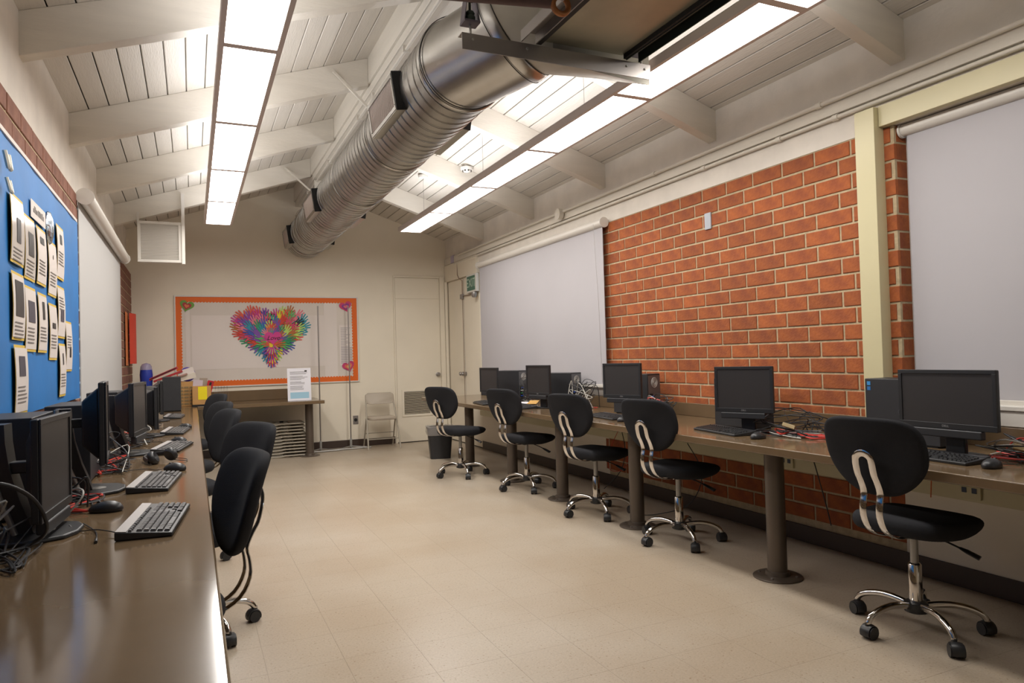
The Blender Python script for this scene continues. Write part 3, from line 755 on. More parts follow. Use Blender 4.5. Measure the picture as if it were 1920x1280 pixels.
# ================================================================= COMPUTERS
def monitor(lab, x, y, rz, w, h, zb, style='dell', logo=True, chin=.0, bar=True, tilt=0., depth=.05):
    """local +x = the way the screen faces, origin on the desk at the base"""
    t = thing('monitor', lab, 'monitor', (x, y, CT), rz)
    zb -= CT
    px = {'dell': .035, 'arm': .068}[style]
    p = MB(); b = .017
    p.box(px-.022, px, -w/2, w/2, zb, zb+h)
    pa = p.build('panel', M_black, t, bevel=.005)
    fr = MB()
    for (a, c, d, e) in ((-w/2, w/2, zb, zb+b+.008), (-w/2, w/2, zb+h-b, zb+h), (-w/2, -w/2+b, zb+b+.008, zb+h-b), (w/2-b, w/2, zb+b+.008, zb+h-b)):
        fr.box(px, px+.006, a, c, d, e)
    fr.build('bezel', M_black, t, bevel=.0015)
    B(px, px+.0015, -w/2+b, w/2-b, zb+b+.008, zb+h-b).build('screen', M_scr, t)
    bk = MB(); bk.add([(px-.0225, s1*w*.44, zb+h*.5+s2*h*.44) for s1, s2 in ((-1, -1), (1, -1), (1, 1), (-1, 1))]+[(px-.0225-depth, s1*w*.27, zb+h*.5+s2*h*.27) for s1, s2 in ((-1, -1), (1, -1), (1, 1), (-1, 1))],
                      [(0, 1, 2, 3), (7, 6, 5, 4), (0, 4, 5, 1), (1, 5, 6, 2), (2, 6, 7, 3), (3, 7, 4, 0)])
    bk.build('back_shell', M_black, t, bevel=.01)
    if bar:
        B(px-.02, px+.012, -w*.40, w*.36, zb-.038, zb-.001).build('sound_bar', M_case, t, bevel=.006)
    if style == 'dell':
        B(-.045, -.020, -.045, .045, .012, zb+h*.55).build('neck', M_black, t, bevel=.006)
        bs = MB(); bs.prism([(-.055+.085*math.cos(a), .12*math.sin(a)) for a in [k*2*PI/28 for k in range(28)]], 0, .014); bs.build('base', M_black, t, bevel=.005)
        if logo: text_obj('logo', 'DELL', .014, mat('logo_grey', '8E8C8C', .4), t, Matrix(((0, 0, 1, px+.0063), (1, 0, 0, 0), (0, 1, 0, zb+.0125), (0, 0, 0, 1))))
    else:
        pr = [(-.100, .345), (-.098, .29), (-.088, .21), (-.064, .12), (-.042, .06), (-.028, .014)]
        nk = MB(); vs = []
        for (xx, zz) in pr:
            for yy in (-.038, .038):
                vs += [(xx, yy, zz), (xx+.045, yy, zz)]
        fs = []
        n = len(pr)
        for i in range(n-1):
            a = i*4; c = a+4
            fs += [(a, c, c+1, a+1), (a+2, a+3, c+3, c+2), (a, a+2, c+2, c), (a+1, c+1, c+3, a+3)]
        fs += [(0, 1, 3, 2), ((n-1)*4, (n-1)*4+2, (n-1)*4+3, (n-1)*4+1)]
        nk.add(vs, fs); nk.build('neck', M_black, t, smooth=True, angle=.5)
        for s in (-1, 1):
            MB().tube(smoothpts([(xx-.002, s*.038, zz) for xx, zz in pr], 4), .0095, 8).build('neck_trim', M_silv, t, smooth=True)
        MB().box(-.06, px-.03-depth+.01, -.025, .025, zb+h*.5-.02, zb+h*.5+.015).build('arm', M_black, t, bevel=.004)
        poly = [(-.16, -.11), (-.14, -.135), (.02, -.15), (.11, -.10), (.135, -.04), (.135, .04), (.11, .10), (.02, .15), (-.14, .135), (-.16, .11)]
        MB().prism(poly, 0, .014).build('base', M_black, t, bevel=.006)
        MB().lathe([(.035, 0), (.035, .0016), (0, .002)], 20, T(.03, 0, .014)).build('base_disc', M_silv, t)
    return t
def tower(lab, x0, x1, y0, y1, top, rear=None, sidelogo=False, rz=0):
    """rear: '-y' shows the back panel toward -y ; '+x' toward +x"""
    t = thing('computer_tower', lab, 'computer', ((x0+x1)/2, (y0+y1)/2, CT), rz)
    hx, hy, h = (x1-x0)/2, (y1-y0)/2, top-CT
    B(-hx, hx, -hy, hy, .008, h).build('case', M_case, t, bevel=.004)
    B(-hx+.01, hx-.01, -hy+.02, hy-.02, 0, .008).build('feet', M_blk2, t)
    if rear == '-y':
        B(-hx+.008, hx-.008, -hy-.003, -hy-.0005, .02, h-.012).build('rear_panel', mat('rear_steel', '6E6E70', .45, metal=.5), t)
        fn = MB(); 
        for r in (.040, .030, .020, .011): fn.tube([(0+r*math.cos(a*PI/10), -hy-.005, h-.07+r*math.sin(a*PI/10)) for a in range(20)], .0018, 5, closed=True, up=(0, 1, 0))
        fn.build('fan_grille', M_white, t, smooth=True)
        B(-hx+.02, -hx+.06, -hy-.008, -hy-.0035, .04, .17).build('port_plate', M_blk2, t)
        for k, c in enumerate(('2F55B8', '3C8C50', 'D8D8D8', '2F55B8')):
            B(-hx+.025, -hx+.055, -hy-.024, -hy-.0085, .05+k*.03, .062+k*.03).build('plug', mat('plug_'+c, c, .4), t, bevel=.002)
        for k in range(4): B(.0+.005, hx-.02, -hy-.006, -hy-.0035, .035+k*.022, .047+k*.022).build('slot_cover', M_steel, t)
    if sidelogo:
        lg = MB().tube([(-hx-.001, .03*math.cos(a*PI/14), .165+.03*math.sin(a*PI/14)) for a in range(28)], .0015, 5, closed=True, up=(1, 0, 0))
        # ring emblem on side panel
        lg2 = lg.build('emblem_ring', mat('emblem_grey', '6E6E74', .3, metal=.5), t, smooth=True); lg2.location = (0, -.02, 0)
        text_obj('emblem_letters', 'hp', .04, MATS['emblem_grey'], t, Matrix(((0, 0, -1, -hx-.001), (-1, 0, 0, -.02), (0, 1, 0, .165), (0, 0, 0, 1))), shear=.25)
        for zz, c in ((h-.035, '3E8FD0'), (h-.062, '2F6FB0')): B(-hx-.0012, -hx-.0001, hy-.035, hy-.015, zz, zz+.020).build('sticker', mat('sticker_'+c, c, .4), t)
    return t
KEYM = {}
def keyboard(lab, x, y, rz, silver=True, single=False):
    """local x = depth (towards the back), y = length; keys face up"""
    t = thing('keyboard', lab, 'keyboard', (x, y, CT+.001), rz)
    W_, D_ = .45, .155
    # wedge body: front low, back high
    poly = [(-D_/2, 0), (-D_/2, .012), (D_/2, .026), (D_/2, .0)]
    vs = [(a, -W_/2, b) for a, b in poly]+[(a, W_/2, b) for a, b in poly]
    MB().add(vs, [(0, 1, 2, 3), (7, 6, 5, 4), (0, 4, 5, 1), (1, 5, 6, 2), (2, 6, 7, 3), (3, 7, 4, 0)]).build('body', M_black, t, bevel=.004)
    sl = math.atan2(.014, D_)
    def K(px): return T(px, 0, .019+px*.014/D_) @ RY(-sl)
    top = MB().box(.047, D_/2-.001, -W_/2+.003, W_/2-.003, 0, .0015, T(0, 0, .0192) @ RY(-sl)).build('top_strip', M_kbt if silver else M_case, t)
    keys = []
    p = .019; x0 = -D_/2+.018
    rows = 5
    y0 = -W_/2+.014
    for r in range(rows):
        xx = x0+r*.0185
        yy = y0; k = 0
        if r == 0: ws = [1.4, 1.2, 1.4, 5.8, 1.4, 1.2, 1.4, .0]
        else: ws = [1.5 if r < 4 else 1]+[1]*12+[1.9 if r < 4 else 2]
        for w in ws:
            if w: keys.append((xx, yy+w*p/2, w*p-.0028, .0155))
            yy += w*p
        yy = y0+15.2*p
        for q in range(3):
            if r in (0, 3, 4) or (r == 1 and q == 1): keys.append((xx, yy+p/2, p-.0028, .0155))
            yy += p
        yy += .2*p
        for q in range(4): keys.append((xx, yy+p/2, p-.0028, .0155)); yy += p
    xx = x0+5.5*.0185-.004
    for q in range(16): keys.append((xx, y0+q*1.13*p+(q//4)*.006, p-.004, .010))
    km = M_key if silver else M_keyb
    flip = -1   # user on -x side: left is +y
    if single:
        for (a, b, w, dd) in keys:
            kk = (round(w, 4), dd, silver)
            if kk not in KEYM:
                KEYM[kk] = MB().add([(-dd/2, -w/2, 0), (dd/2, -w/2, 0), (dd/2, w/2, 0), (-dd/2, w/2, 0), (-dd/2+.002, -w/2+.002, .006), (dd/2-.002, -w/2+.002, .006), (dd/2-.002, w/2-.002, .006), (-dd/2+.002, w/2-.002, .006)],
                                    [(3, 2, 1, 0), (4, 5, 6, 7), (0, 1, 5, 4), (1, 2, 6, 5), (2, 3, 7, 6), (3, 0, 4, 7)]).mesh('key', km)
            inst('key', KEYM[kk], t, (a, -b, .0190+a*.014/D_), (0, -sl, 0))
    else:
        mb = MB()
        for (a, b, w, dd) in keys:
            mb.add([(-dd/2, -w/2, 0), (dd/2, -w/2, 0), (dd/2, w/2, 0), (-dd/2, w/2, 0), (-dd/2+.002, -w/2+.002, .006), (dd/2-.002, -w/2+.002, .006), (dd/2-.002, w/2-.002, .006), (-dd/2+.002, w/2-.002, .006)],
                   [(3, 2, 1, 0), (4, 5, 6, 7), (0, 1, 5, 4), (1, 2, 6, 5), (2, 3, 7, 6), (3, 0, 4, 7)], T(a, -b, .0190+a*.014/D_) @ RY(-sl))
        o = mb.build('keys', km, t); o['kind'] = 'stuff'
    return t
def mouse(lab, x, y, rz):
    t = thing('computer_mouse', lab, 'mouse', (x, y, CT+.001), rz)
    rings = []
    for f, zz in ((.92, 0), (1, .006), (.97, .016), (.82, .027), (.5, .035), (.08, .038)):
        r = []
        for j in range(28):
            a = 2*PI*j/28; xx = .056*f*math.cos(a); yy = .031*f*math.sin(a)*(1-.12*math.cos(a))
            r.append((xx, yy, zz*(1-.18*max(0, math.cos(a))*f)))
        rings.append(r)
    MB().loft(rings).build('body', M_black, t, smooth=True, angle=2)
    MB().tube([(.022, -.004, .033), (.022, .004, .033)], .006, 10).build('wheel', M_case, t, smooth=True)
    MB().tube(smoothpts([(.05, 0, .01), (.09, .01, .004), (.16, -.03, .004), (.24, .02, .004)], 5), .0018, 6).build('cord', M_black, t, smooth=True)
    return t
def cables(lab, cx, cy, sx, sy, n, reds=1, whites=1, zmax=.2, seed=1):
    rnd = random.Random(seed)
    t = thing('cable_bundle', lab, 'cables', (cx, cy, CT+.003))
    for k in range(n):
        m = M_red if k < reds else (M_wcab if k < reds+whites else M_black)
        P = []; r = rnd.choice((.0022, .003, .0035))*(1.3 if k < reds else 1); q = rnd.randint(4, 7)
        lift = rnd.random() < .55
        for i in range(q):
            z = r + (rnd.uniform(.02, zmax) if lift and 0 < i < q-1 else rnd.uniform(0, .012))
            P.append((rnd.uniform(-sx, sx), rnd.uniform(-sy, sy), z))
        MB().tube([(p[0], p[1], max(p[2], r)) for p in smoothpts(P, 6)], r, 6).build('red_cable' if m is M_red else 'white_cable' if m is M_wcab else 'black_cable', m, t, smooth=True)
    return t
# right side
D = math.radians
monitor('wide black monitor nearest on the right counter', 3.085, 2.05, D(180), .445, .262, .872, bar=True)
monitor('black monitor above the red cables, second on the right', 3.07, 3.31, D(205), .362, .278, .868)
monitor('black monitor before the left end of the brick, third on the right', 3.07, 4.63, D(200), .36, .270, .898)
monitor('squarish black monitor before the middle blind with a paper at its foot', 3.03, 6.0, D(191), .36, .285, .868)
monitor('squarish black monitor farthest on the right counter', 3.03, 7.22, D(190), .36, .272, .852)
tower('black computer tower with blue stickers behind the nearest right monitor', 3.30, 3.47, 2.25, 2.66, 1.075, sidelogo=True)
tower('black computer tower half hidden behind the second right monitor', 3.21, 3.38, 3.40, 3.76, 1.06)
tower('computer tower showing its fan panel beside the third right monitor', 3.295, 3.465, 4.74, 5.10, 1.07, rear='-y', rz=.30)
tower('black computer tower behind the fourth right monitor', 3.225, 3.395, 5.92, 6.28, 1.07, rear='-y', rz=.42)
tower('black computer tower farthest along the right counter', 3.275, 3.445, 7.22, 7.58, 1.08, rear='-y', rz=.42)
keyboard('black keyboard with grey rim before the nearest right monitor', 3.00, 2.10, D(-3), silver=False)
keyboard('black keyboard before the second right monitor', 2.985, 3.42, D(-8), silver=False)
keyboard('black keyboard before the third right monitor', 2.975, 4.73, D(-6), silver=False)
keyboard('black keyboard mostly hidden by the fourth right chair', 2.93, 6.22, D(-6), silver=False)
keyboard('black keyboard before the farthest right monitor', 2.86, 7.02, D(-8), silver=False)
mouse('black mouse beside the nearest right keyboard', 2.955, 1.80, D(5)); mouse('black mouse beside the second right keyboard', 2.92, 3.06, D(5))
mouse('black mouse beside the third right keyboard', 2.90, 4.40, D(5)); mouse('black mouse beside the farthest right keyboard', 2.83, 6.66, D(10))
cables('red and black cables coiled right of the nearest right monitor', 3.26, 1.80, .14, .22, 16, 3, 2, .10, 3)
cables('tangle of red and black cables right of the second right monitor', 3.20, 3.05, .14, .24, 18, 3, 1, .14, 5)
cables('cables hanging from the tower by the third right monitor', 3.33, 4.55, .07, .16, 12, 1, 2, .17, 6)
cables('white, blue and red cables behind the fourth right monitor', 3.32, 5.72, .10, .17, 16, 2, 5, .26, 8)
cables('cables behind the farthest right monitor', 3.36, 6.98, .09, .17, 14, 1, 4, .24, 9)
mb = MB(); mb.box(-.022, .022, -.035, .035, 0, .022)
for nm, x, y, z, l in (('a', 3.12, 3.03, CT+.05, 'tan plug block lying on the cables by the second right monitor'), ('b', 3.16, 1.80, CT+.05, 'tan plug block lying on the cables by the nearest right monitor')):
    o = mb.build('plug_block', mat('tan_plastic', 'B7A27A', .5), bevel=.003); o.location = (x, y, z); o.rotation_euler = (.3, .25, .6); tag(o, l, 'plug')
# left side
monitor('black monitor nearest on the left counter with a curved stand', -.458, 2.58, D(-4), .365, .300, .805, style='arm', depth=.03)
monitor('black monitor seen from behind, second on the left, blue reflection', -.395, 3.34, D(4), .34, .325, .865, style='arm', depth=.06, bar=False)
monitor('black monitor showing a pale reflecting screen, third on the left', -.350, 4.62, D(-7), .37, .300, .855, style='arm', depth=.085)
monitor('black monitor fourth on the left beside the slim white tube', -.325, 5.70, D(10), .37, .300, .80, style='arm', depth=.08, bar=False)
monitor('black monitor farthest on the left before the grey tower', -.33, 7.2, D(6), .37, .30, .81, style='arm', depth=.08, bar=False)
tower('black computer tower behind the nearest left monitor', -.665, -.495, 2.84, 3.24, 1.085)
tower('grey computer tower behind the curved stand of the second left monitor', -.585, -.415, 3.60, 4.02, 1.085)
tower('grey computer tower before the left blind', -.60, -.43, 5.05, 5.45, 1.09)
tower('tall grey computer tower farthest on the left counter', -.30, -.12, 8.56, 8.98, 1.12)
keyboard('black and silver keyboard nearest on the left counter', -.115, 2.57, D(180-6), single=True)
keyboard('black and silver keyboard second on the left counter', -.15, 3.41, D(180-6), single=True)
keyboard('black and silver keyboard beside the headphones', -.115, 4.78, D(180-10))
keyboard('black and silver keyboard fourth on the left counter', -.12, 5.92, D(180-6))
keyboard('black and silver keyboard farthest on the left counter', -.165, 7.6, D(180-4))
mouse('black mouse left of the nearest left keyboard', -.285, 2.86, D(170)); mouse('black mouse behind the second left keyboard', -.085, 3.78, D(150))
mouse('black mouse behind the keyboard with headphones', -.09, 5.12, D(150)); mouse('black mouse behind the fourth left keyboard', -.06, 6.25, D(150))
cables('thick looping black cables at the left edge under the nearest monitor', -.50, 2.30, .10, .22, 9, 0, 1, .16, 11)
cables('tangled black and red cables behind the nearest left monitor', -.44, 3.02, .12, .18, 14, 2, 2, .12, 12)
cables('tangled black cables behind the second left monitor', -.42, 4.1, .13, .35, 18, 2, 1, .16, 13)
cables('tangled black cables between the third and fourth left monitors', -.40, 5.2, .14, .3, 16, 1, 2, .16, 14)
cables('tangled black cables beside the farthest left monitor', -.36, 6.5, .12, .4, 16, 0, 2, .16, 15)
mb = MB()
mb.tube(smoothpts([(-.55, 2.25, .90), (-.47, 2.22, .955), (-.40, 2.28, .90), (-.38, 2.36, .80), (-.43, 2.40, .752), (-.50, 2.30, .745), (-.60, 2.2, .76)], 6), .0055, 8)
tag(mb.build('power_cable', M_black, smooth=True), 'thick black cable arching over the base of the nearest left monitor', 'cable')
mb = MB(); mb.tube([(p[0], p[1], p[2]) for p in smoothpts([(-.33, 2.66, .746), (-.28, 2.52, .7435), (-.265, 2.40, .743)], 6)], .002, 6); mb.tube([(-.265, 2.40, .745), (-.262, 2.36, .745)], .0045, 8)
mb.tube(smoothpts([(-.20, 2.42, .748), (-.27, 2.50, .752), (-.33, 2.56, .743), (-.36, 2.60, .756)], 6), .0018, 6)
tag(mb.build('usb_cable', M_black, smooth=True), 'thin black cable with a plug lying before the nearest left monitor', 'cable')
# headphones
t = thing('headphones', 'black headphones lying on the left counter between two keyboards', 'headphones', (-.17, 4.16, CT+.002), D(20))
MB().tube(smoothpts([(-.06, -.05, .012), (-.05, .06, .02), (.0, .10, .03), (.05, .06, .035), (.055, -.01, .04)], 6), .009, 8, flat=1.4).build('headband', M_black, t, smooth=True)
for (x, y, z, a) in ((.05, -.035, .038, .5), (-.045, -.06, .030, -.6)):
    MB().lathe([(0, -.016), (.030, -.016), (.037, -.006), (.037, .008), (.028, .017), (.012, .010), (0, .009)], 22, T(x, y, z) @ RZ(a) @ RY(1.1)).build('ear_cup', M_black, t, smooth=True)
mb = MB(); mb.tube(smoothpts([(.05, -.03, .01), (.10, -.10, .003), (.13, -.02, .003), (.09, .10, .003)], 6), .0018, 6); mb.build('cord', M_black, t, smooth=True)

# ================================================================= FAR WALL THINGS
yb = YF-.001
def flat_xz(poly, y0, y1): # prism in XZ
    mb = MB(); n = len(poly)
    vs = [(x, y0, z) for x, z in poly]+[(x, y1, z) for x, z in poly]
    return mb.add(vs, [tuple(range(n)), tuple(range(n, 2*n))[::-1]]+[(i, n+i, n+(i+1) % n, (i+1) % n) for i in range(n)])
bx0, bx1, bz0, bz1 = -.205, 2.205, .935, 2.165
bd = thing('bulletin_board', 'wide bulletin board with orange scalloped border on the far wall', 'bulletin board', (0, 0, 0))
f = MB(); w = .018
for a, b, c, e in ((bx0, bx1, bz0, bz0+w), (bx0, bx1, bz1-w, bz1), (bx0, bx0+w, bz0+w, bz1-w), (bx1-w, bx1, bz0+w, bz1-w)): f.box(a, b, yb-.022, yb, c, e)
f.build('board_frame', M_white, bd, bevel=.002)
B(bx0+w, bx1-w, yb-.008, yb-.001, bz0+w, bz1-w).build('backing_paper', M_bpap, bd)
for (a, b, c, e) in ((-.07, -.02, bz0+.06, bz1-.06), (1.72, 1.90, bz0+.06, bz1-.05), (.0, 1.72, 1.18, 1.90)):
    B(a, b, yb-.0105, yb-.0085, c, e).build('overlay_paper', mat('pale_overlay_paper', 'E0D6CF', .6, bump=.4, bscale=4), bd)
# scalloped borders
def scallop(parent, p0, p1, inward, w=.075):
    p0 = Vector(p0); p1 = Vector(p1); d = (p1-p0); L = d.length; d.normalize(); nrm = Vector(inward)
    n = int(L/.040); P = [p0, p1]
    for k in range(n, 0, -1):
        for q in (0, .33, .66):
            s = (k-q)*L/n; P.append(p0+d*s+nrm*(w-.010+.012*math.sin(PI*(q)*1.0+.0)))
    P.append(p0+nrm*(w-.01))
    return P
def border(p0, p1, inward, y):
    P = scallop(bd, p0, p1, inward)
    # quads strip
    p0 = Vector(p0); p1 = Vector(p1); d = (p1-p0); L = d.length; d.normalize(); nrm = Vector(inward)
    n = int(L/.040)*4; mb = MB(); vs = []
    for i in range(n+1):
        s = i*L/n; ph = (i % 4)/4.0; w = .062+.014*abs(math.sin(PI*i/4.0))
        a = p0+d*s; b = a+nrm*w
        vs += [(a[0], y, a[1]), (b[0], y, b[1])]
    k = len(vs)
    vs += [(a[0], y+.0012, a[2]) for a in vs]
    fs = []
    for i in range(n):
        a = 2*i; fs += [(a, a+1, a+3, a+2), (k+a, k+a+2, k+a+3, k+a+1), (a+1, k+a+1, k+a+3, a+3)]
    mb.add(vs, fs).build('scalloped_border', M_org, bd)
i0 = w
border((bx0+i0, bz1-i0), (bx1-i0, bz1-i0), (0, -1), yb-.0125); border((bx0+i0, bz0+i0), (bx1-i0, bz0+i0), (0, 1), yb-.0125)
border((bx0+i0, bz0+i0), (bx0+i0, bz1-i0), (1, 0), yb-.0145); border((bx1-i0, bz0+i0), (bx1-i0, bz1-i0), (-1, 0), yb-.0145)
# paper hands
def hand_poly():
    # simple hand outline, unit: palm centre at origin, fingers along +z, total length about 1
    P = [(-.10, -.45), (.12, -.45), (.16, -.2)]
    def finger(bx, bz, ang_, ln, w):
        dx, dz = math.sin(ang_), math.cos(ang_); nx_, nz_ = dz, -dx
        w *= 1.12
        return [(bx+nx_*w, bz+nz_*w), (bx+dx*ln*.9+nx_*w*.8, bz+dz*ln*.9+nz_*w*.8), (bx+dx*ln, bz+dz*ln), (bx+dx*ln*.9-nx_*w*.8, bz+dz*ln*.9-nz_*w*.8), (bx-nx_*w, bz-nz_*w)]
    P += finger(.17, -.08, .95, .36, .05)
    P += finger(.15, .12, .36, .36, .045)
    P += finger(.05, .16, .10, .42, .045)
    P += finger(-.06, .15, -.14, .40, .043)
    P += finger(-.15, .08, -.42, .32, .038)
    P += [(-.19, -.1)]
    return P
HP_ = hand_poly()
hcol = ['C8402F', 'D9553F', '7C4BA0', '4B4A9E', '2F8F62', '5DAE5C', 'C23A8A', 'E07A88', 'B5D36A', '2A8FA0', '2B2532', 'B0682F', 'E9C62B', '8A3FA0', 'D04468', '3F57A8']
hm = []
import itertools
def tri_flat(poly, name, m):   # flat thin polygon with thickness
    mb = MB(); n = len(poly)
    vs = [(x, 0, z) for x, z in poly]+[(x, .0012, z) for x, z in poly]
    mb.add(vs, [tuple(range(n))[::-1], tuple(range(n, 2*n))]+[(i, (i+1) % n, n+(i+1) % n, n+i) for i in range(n)])
    return mb.mesh(name, m)
for c in hcol: hm.append(tri_flat(HP_, 'paper_hand', mat('paper_'+c, c, .65)))
hc = thing('hand_print_heart', 'big heart made of many coloured paper hands on the far board', 'paper collage', (1.00, yb-.012, 1.60))
def heartp(t_): return (16*math.sin(t_)**3/16, (13*math.cos(t_)-5*math.cos(2*t_)-2*math.cos(3*t_)-math.cos(4*t_)+2)/16)
rnd = random.Random(4); lay = 0
for sc, n, L in ((.97, 31, .195), (.80, 27, .195), (.62, 21, .19), (.44, 15, .19), (.27, 9, .17), (.14, 5, .15)):
    for k in range(n):
        t_ = 2*PI*(k+rnd.uniform(-.25, .25))/n; x, z = heartp(t_)
        px_, pz_ = x*.445*sc, z*.375*sc+.02
        an = math.atan2(px_, pz_+.10)+rnd.uniform(-.35, .35)
        lay += 1
        o = inst('paper_hand', rnd.choice(hm), hc, (px_, -.0004*lay, pz_), (0, an, 0), (L*(-1 if rnd.random() < .5 else 1), 1, L))
def heart_poly(s): return [(heartp(2*PI*k/36)[0]*s, heartp(2*PI*k/36)[1]*s*.95) for k in range(36)][::-1]
o = inst('heart_card', tri_flat(heart_poly(.108), 'heart_card', mat('magenta_card', 'CB3A86', .6)), hc, (.02, -.0004*lay-.004, -.02))
text_obj('love_lettering', 'Love', .085, M_blk2, hc, T(.02, -.0004*lay-.0056, -.015) @ RX(PI/2), shear=.4)
for nm, x, z, cs, lab, rot in (('', -.055, 2.02, ('6E9E45', 'A8323C', 'E07B50'), 'green, red and orange paper heart at the top left of the far board', .25), ('', 2.03, 2.02, ('D0406E', '8A3A8C', 'D9707A'), 'pink and purple paper heart at the top right of the far board', -.25), ('', 2.055, 1.155, ('C23A6E', 'E0705A', 'D9B070'), 'pink and orange paper heart at the bottom right of the far board', -.3)):
    t = thing('paper_heart', lab, 'paper heart', (x, yb-.018, z), 0, 'corner hearts'); t.rotation_euler = (0, rot, 0)
    for k, (s, c) in enumerate(zip((.088, .056, .030), cs)):
        inst('heart_layer', tri_flat(heart_poly(s), 'heart_layer', mat('paper_'+c, c, .65)), t, (0, -.0015*k, 0))
# notice on board
t = thing('printed_notice', 'pale printed notice taped to the right part of the far board', 'paper', (2.02, yb-.012, 1.50))
B(-.09, .12, -.0015, 0, -.32, .26).build('sheet', mat('pale_overlay_paper', 'E0D6CF'), t)
tx = MB()
for k in range(22):
    l = .16 if k > 11 else random.uniform(.06, .14)
    tx.box(-.07, -.07+l, -.0025, -.0017, .22-k*.024-.008, .22-k*.024-(.0 if k < 12 else -.004))
q = tx.build('text_lines', mat('faint_print', 'A8A0A4', .7), t); q['kind'] = 'stuff'
# standing sign
t = thing('sign_sheet', 'white printed sign with a blue panel standing on the far counter', 'sign', (1.27, 9.50, CT+.001), D(-1)); t.rotation_euler = (0, 0, D(-2))
lean = RX(-.10)
so = MB(); so.box(-.148, .148, 0, .003, .002, .425, lean); so.build('sheet', mat('bright_paper', 'E4E2E8', .5), t)
B(-.148, .148, -.06, .045, 0, .002).build('holder_foot', M_clear, t)
tx = MB()
for k in range(17):
    if k in (3, 8, 12): continue
    tx.box(-.115, -.115+random.uniform(.14, .23), -.001, -.0003, .375-k*.0145, .378-k*.0145+.002, lean)
q = tx.build('text_lines', M_text, t); q['kind'] = 'stuff'
MB().box(-.115, .12, -.001, -.0003, .03, .11, lean).build('blue_panel', mat('pale_blue_print', '9CC3D6', .6), t)
MB().box(.07, .10, -.001, -.0003, .375, .395, lean).build('corner_mark', M_dark, t)
# poles on bases
def pole(x, y, top, lab):
    t = thing('floor_pole', lab, 'pole', (x, y, 0))
    MB().tube([(0, 0, .10), (0, 0, top)], .009, 10).build('pole', M_steel, t, smooth=True)
    MB().lathe([(.018, .02), (.018, .12), (.012, .14)], 12).build('collar', M_silv, t, smooth=True)
    MB().tube([(-.25, -.16, .012), (.25, -.16, .012)], .011, 8).build('foot_bar', M_silv, t, smooth=True)
    MB().tube([(0, -.165, .012), (0, .10, .012)], .010, 8).build('foot_bar', M_silv, t, smooth=True)
    MB().tube([(-.2, -.12, .012), (0, 0, .03), (.2, -.12, .012)], .007, 6).build('foot_brace', M_silv, t, smooth=True)
pole(1.61, 10.03, 2.02, 'left thin steel pole on a flat base before the board'); pole(2.04, 10.08, 2.03, 'right thin steel pole on a flat base before the board edge')
t = thing('wall_socket', 'steel socket plate on the far wall left of the folding chair', 'socket', (2.14, YF-.001, .385))
B(-.038, .038, -.006, 0, -.062, .062).build('plate', M_steel, t, bevel=.002); MB().lathe([(0, 0), (.024, 0), (.022, .006), (0, .006)], 16, T(0, -.006, 0) @ RX(PI/2)).build('socket_face', M_blk2, t)

# folding chairs
def folding_chair(x, y, lab):
    t = thing('folding_chair', lab, 'chair', (x, y, 0), D(-2))
    # faces -y ; front frame legs run from front feet up to the back top
    w = .225
    for s in (-1, 1):
        MB().tube(smoothpts([(s*w, -.22, .012), (s*(w-.015), -.06, .42), (s*(w-.035), .06, .70), (s*(w-.06), .078, .765)], 5)+[], .011, 10).build('leg', M_beige, t, smooth=True)
        MB().tube([(s*(w-.015), .20, .012), (s*(w-.018), .0, .40), (s*(w-.02), -.02, .43)], .010, 10).build('leg', M_beige, t, smooth=True)
        for yy in (-.22, .20): MB().lathe([(.012, 0), (.014, .004), (.013, .02)], 10, T(s*(w if yy < 0 else w-.015), yy, 0)).build('foot_cap', M_bvinyl, t)
    MB().tube([(-(w-.06), .078, .765), (w-.06, .078, .765)], .011, 10).build('top_rail', M_beige, t, smooth=True)
    bk = MB(); rr = []
    for f, o_ in ((.96, -.016), (1, -.008), (1, .008), (.96, .016)):
        r = []
        for k in range(28):
            a = 2*PI*k/28; c, s_ = math.cos(a), math.sin(a)
            xx = .205*f*abs(c)**.35*(1 if c > 0 else -1); zz = .078*f*abs(s_)**.4*(1 if s_ > 0 else -1)
            r.append((xx, .052+o_+.25*zz, .695+zz))
        rr.append(r)
    bk.loft(rr).build('backrest', M_bvinyl, t, smooth=True, angle=.9)
    st = MB(); rr = []
    for f, o_ in ((.95, -.02), (1, -.012), (1, .010), (.93, .020), (.3, .026)):
        r = []
        for k in range(28):
            a = 2*PI*k/28; c, s_ = math.cos(a), math.sin(a)
            r.append((.200*f*abs(c)**.45*(1 if c > 0 else -1), -.03+.19*f*abs(s_)**.5*(1 if s_ > 0 else -1), .425+o_-.02*s_*0))
        rr.append(r)
    st.loft(rr).build('seat', M_bvinyl, t, smooth=True, angle=.9)
    for yy, z in ((.12, .20), (.155, .12)): MB().tube([(-(w-.016), yy, z), (w-.016, yy, z)], .006, 8).build('cross_rail', M_beige, t, smooth=True)
    MB().tube([(-(w-.005), -.175, .14), (w-.005, -.175, .14)], .006, 8).build('cross_rail', M_beige, t, smooth=True)
    return t
folding_chair(2.425, 9.87, 'open beige metal folding chair against the far wall')
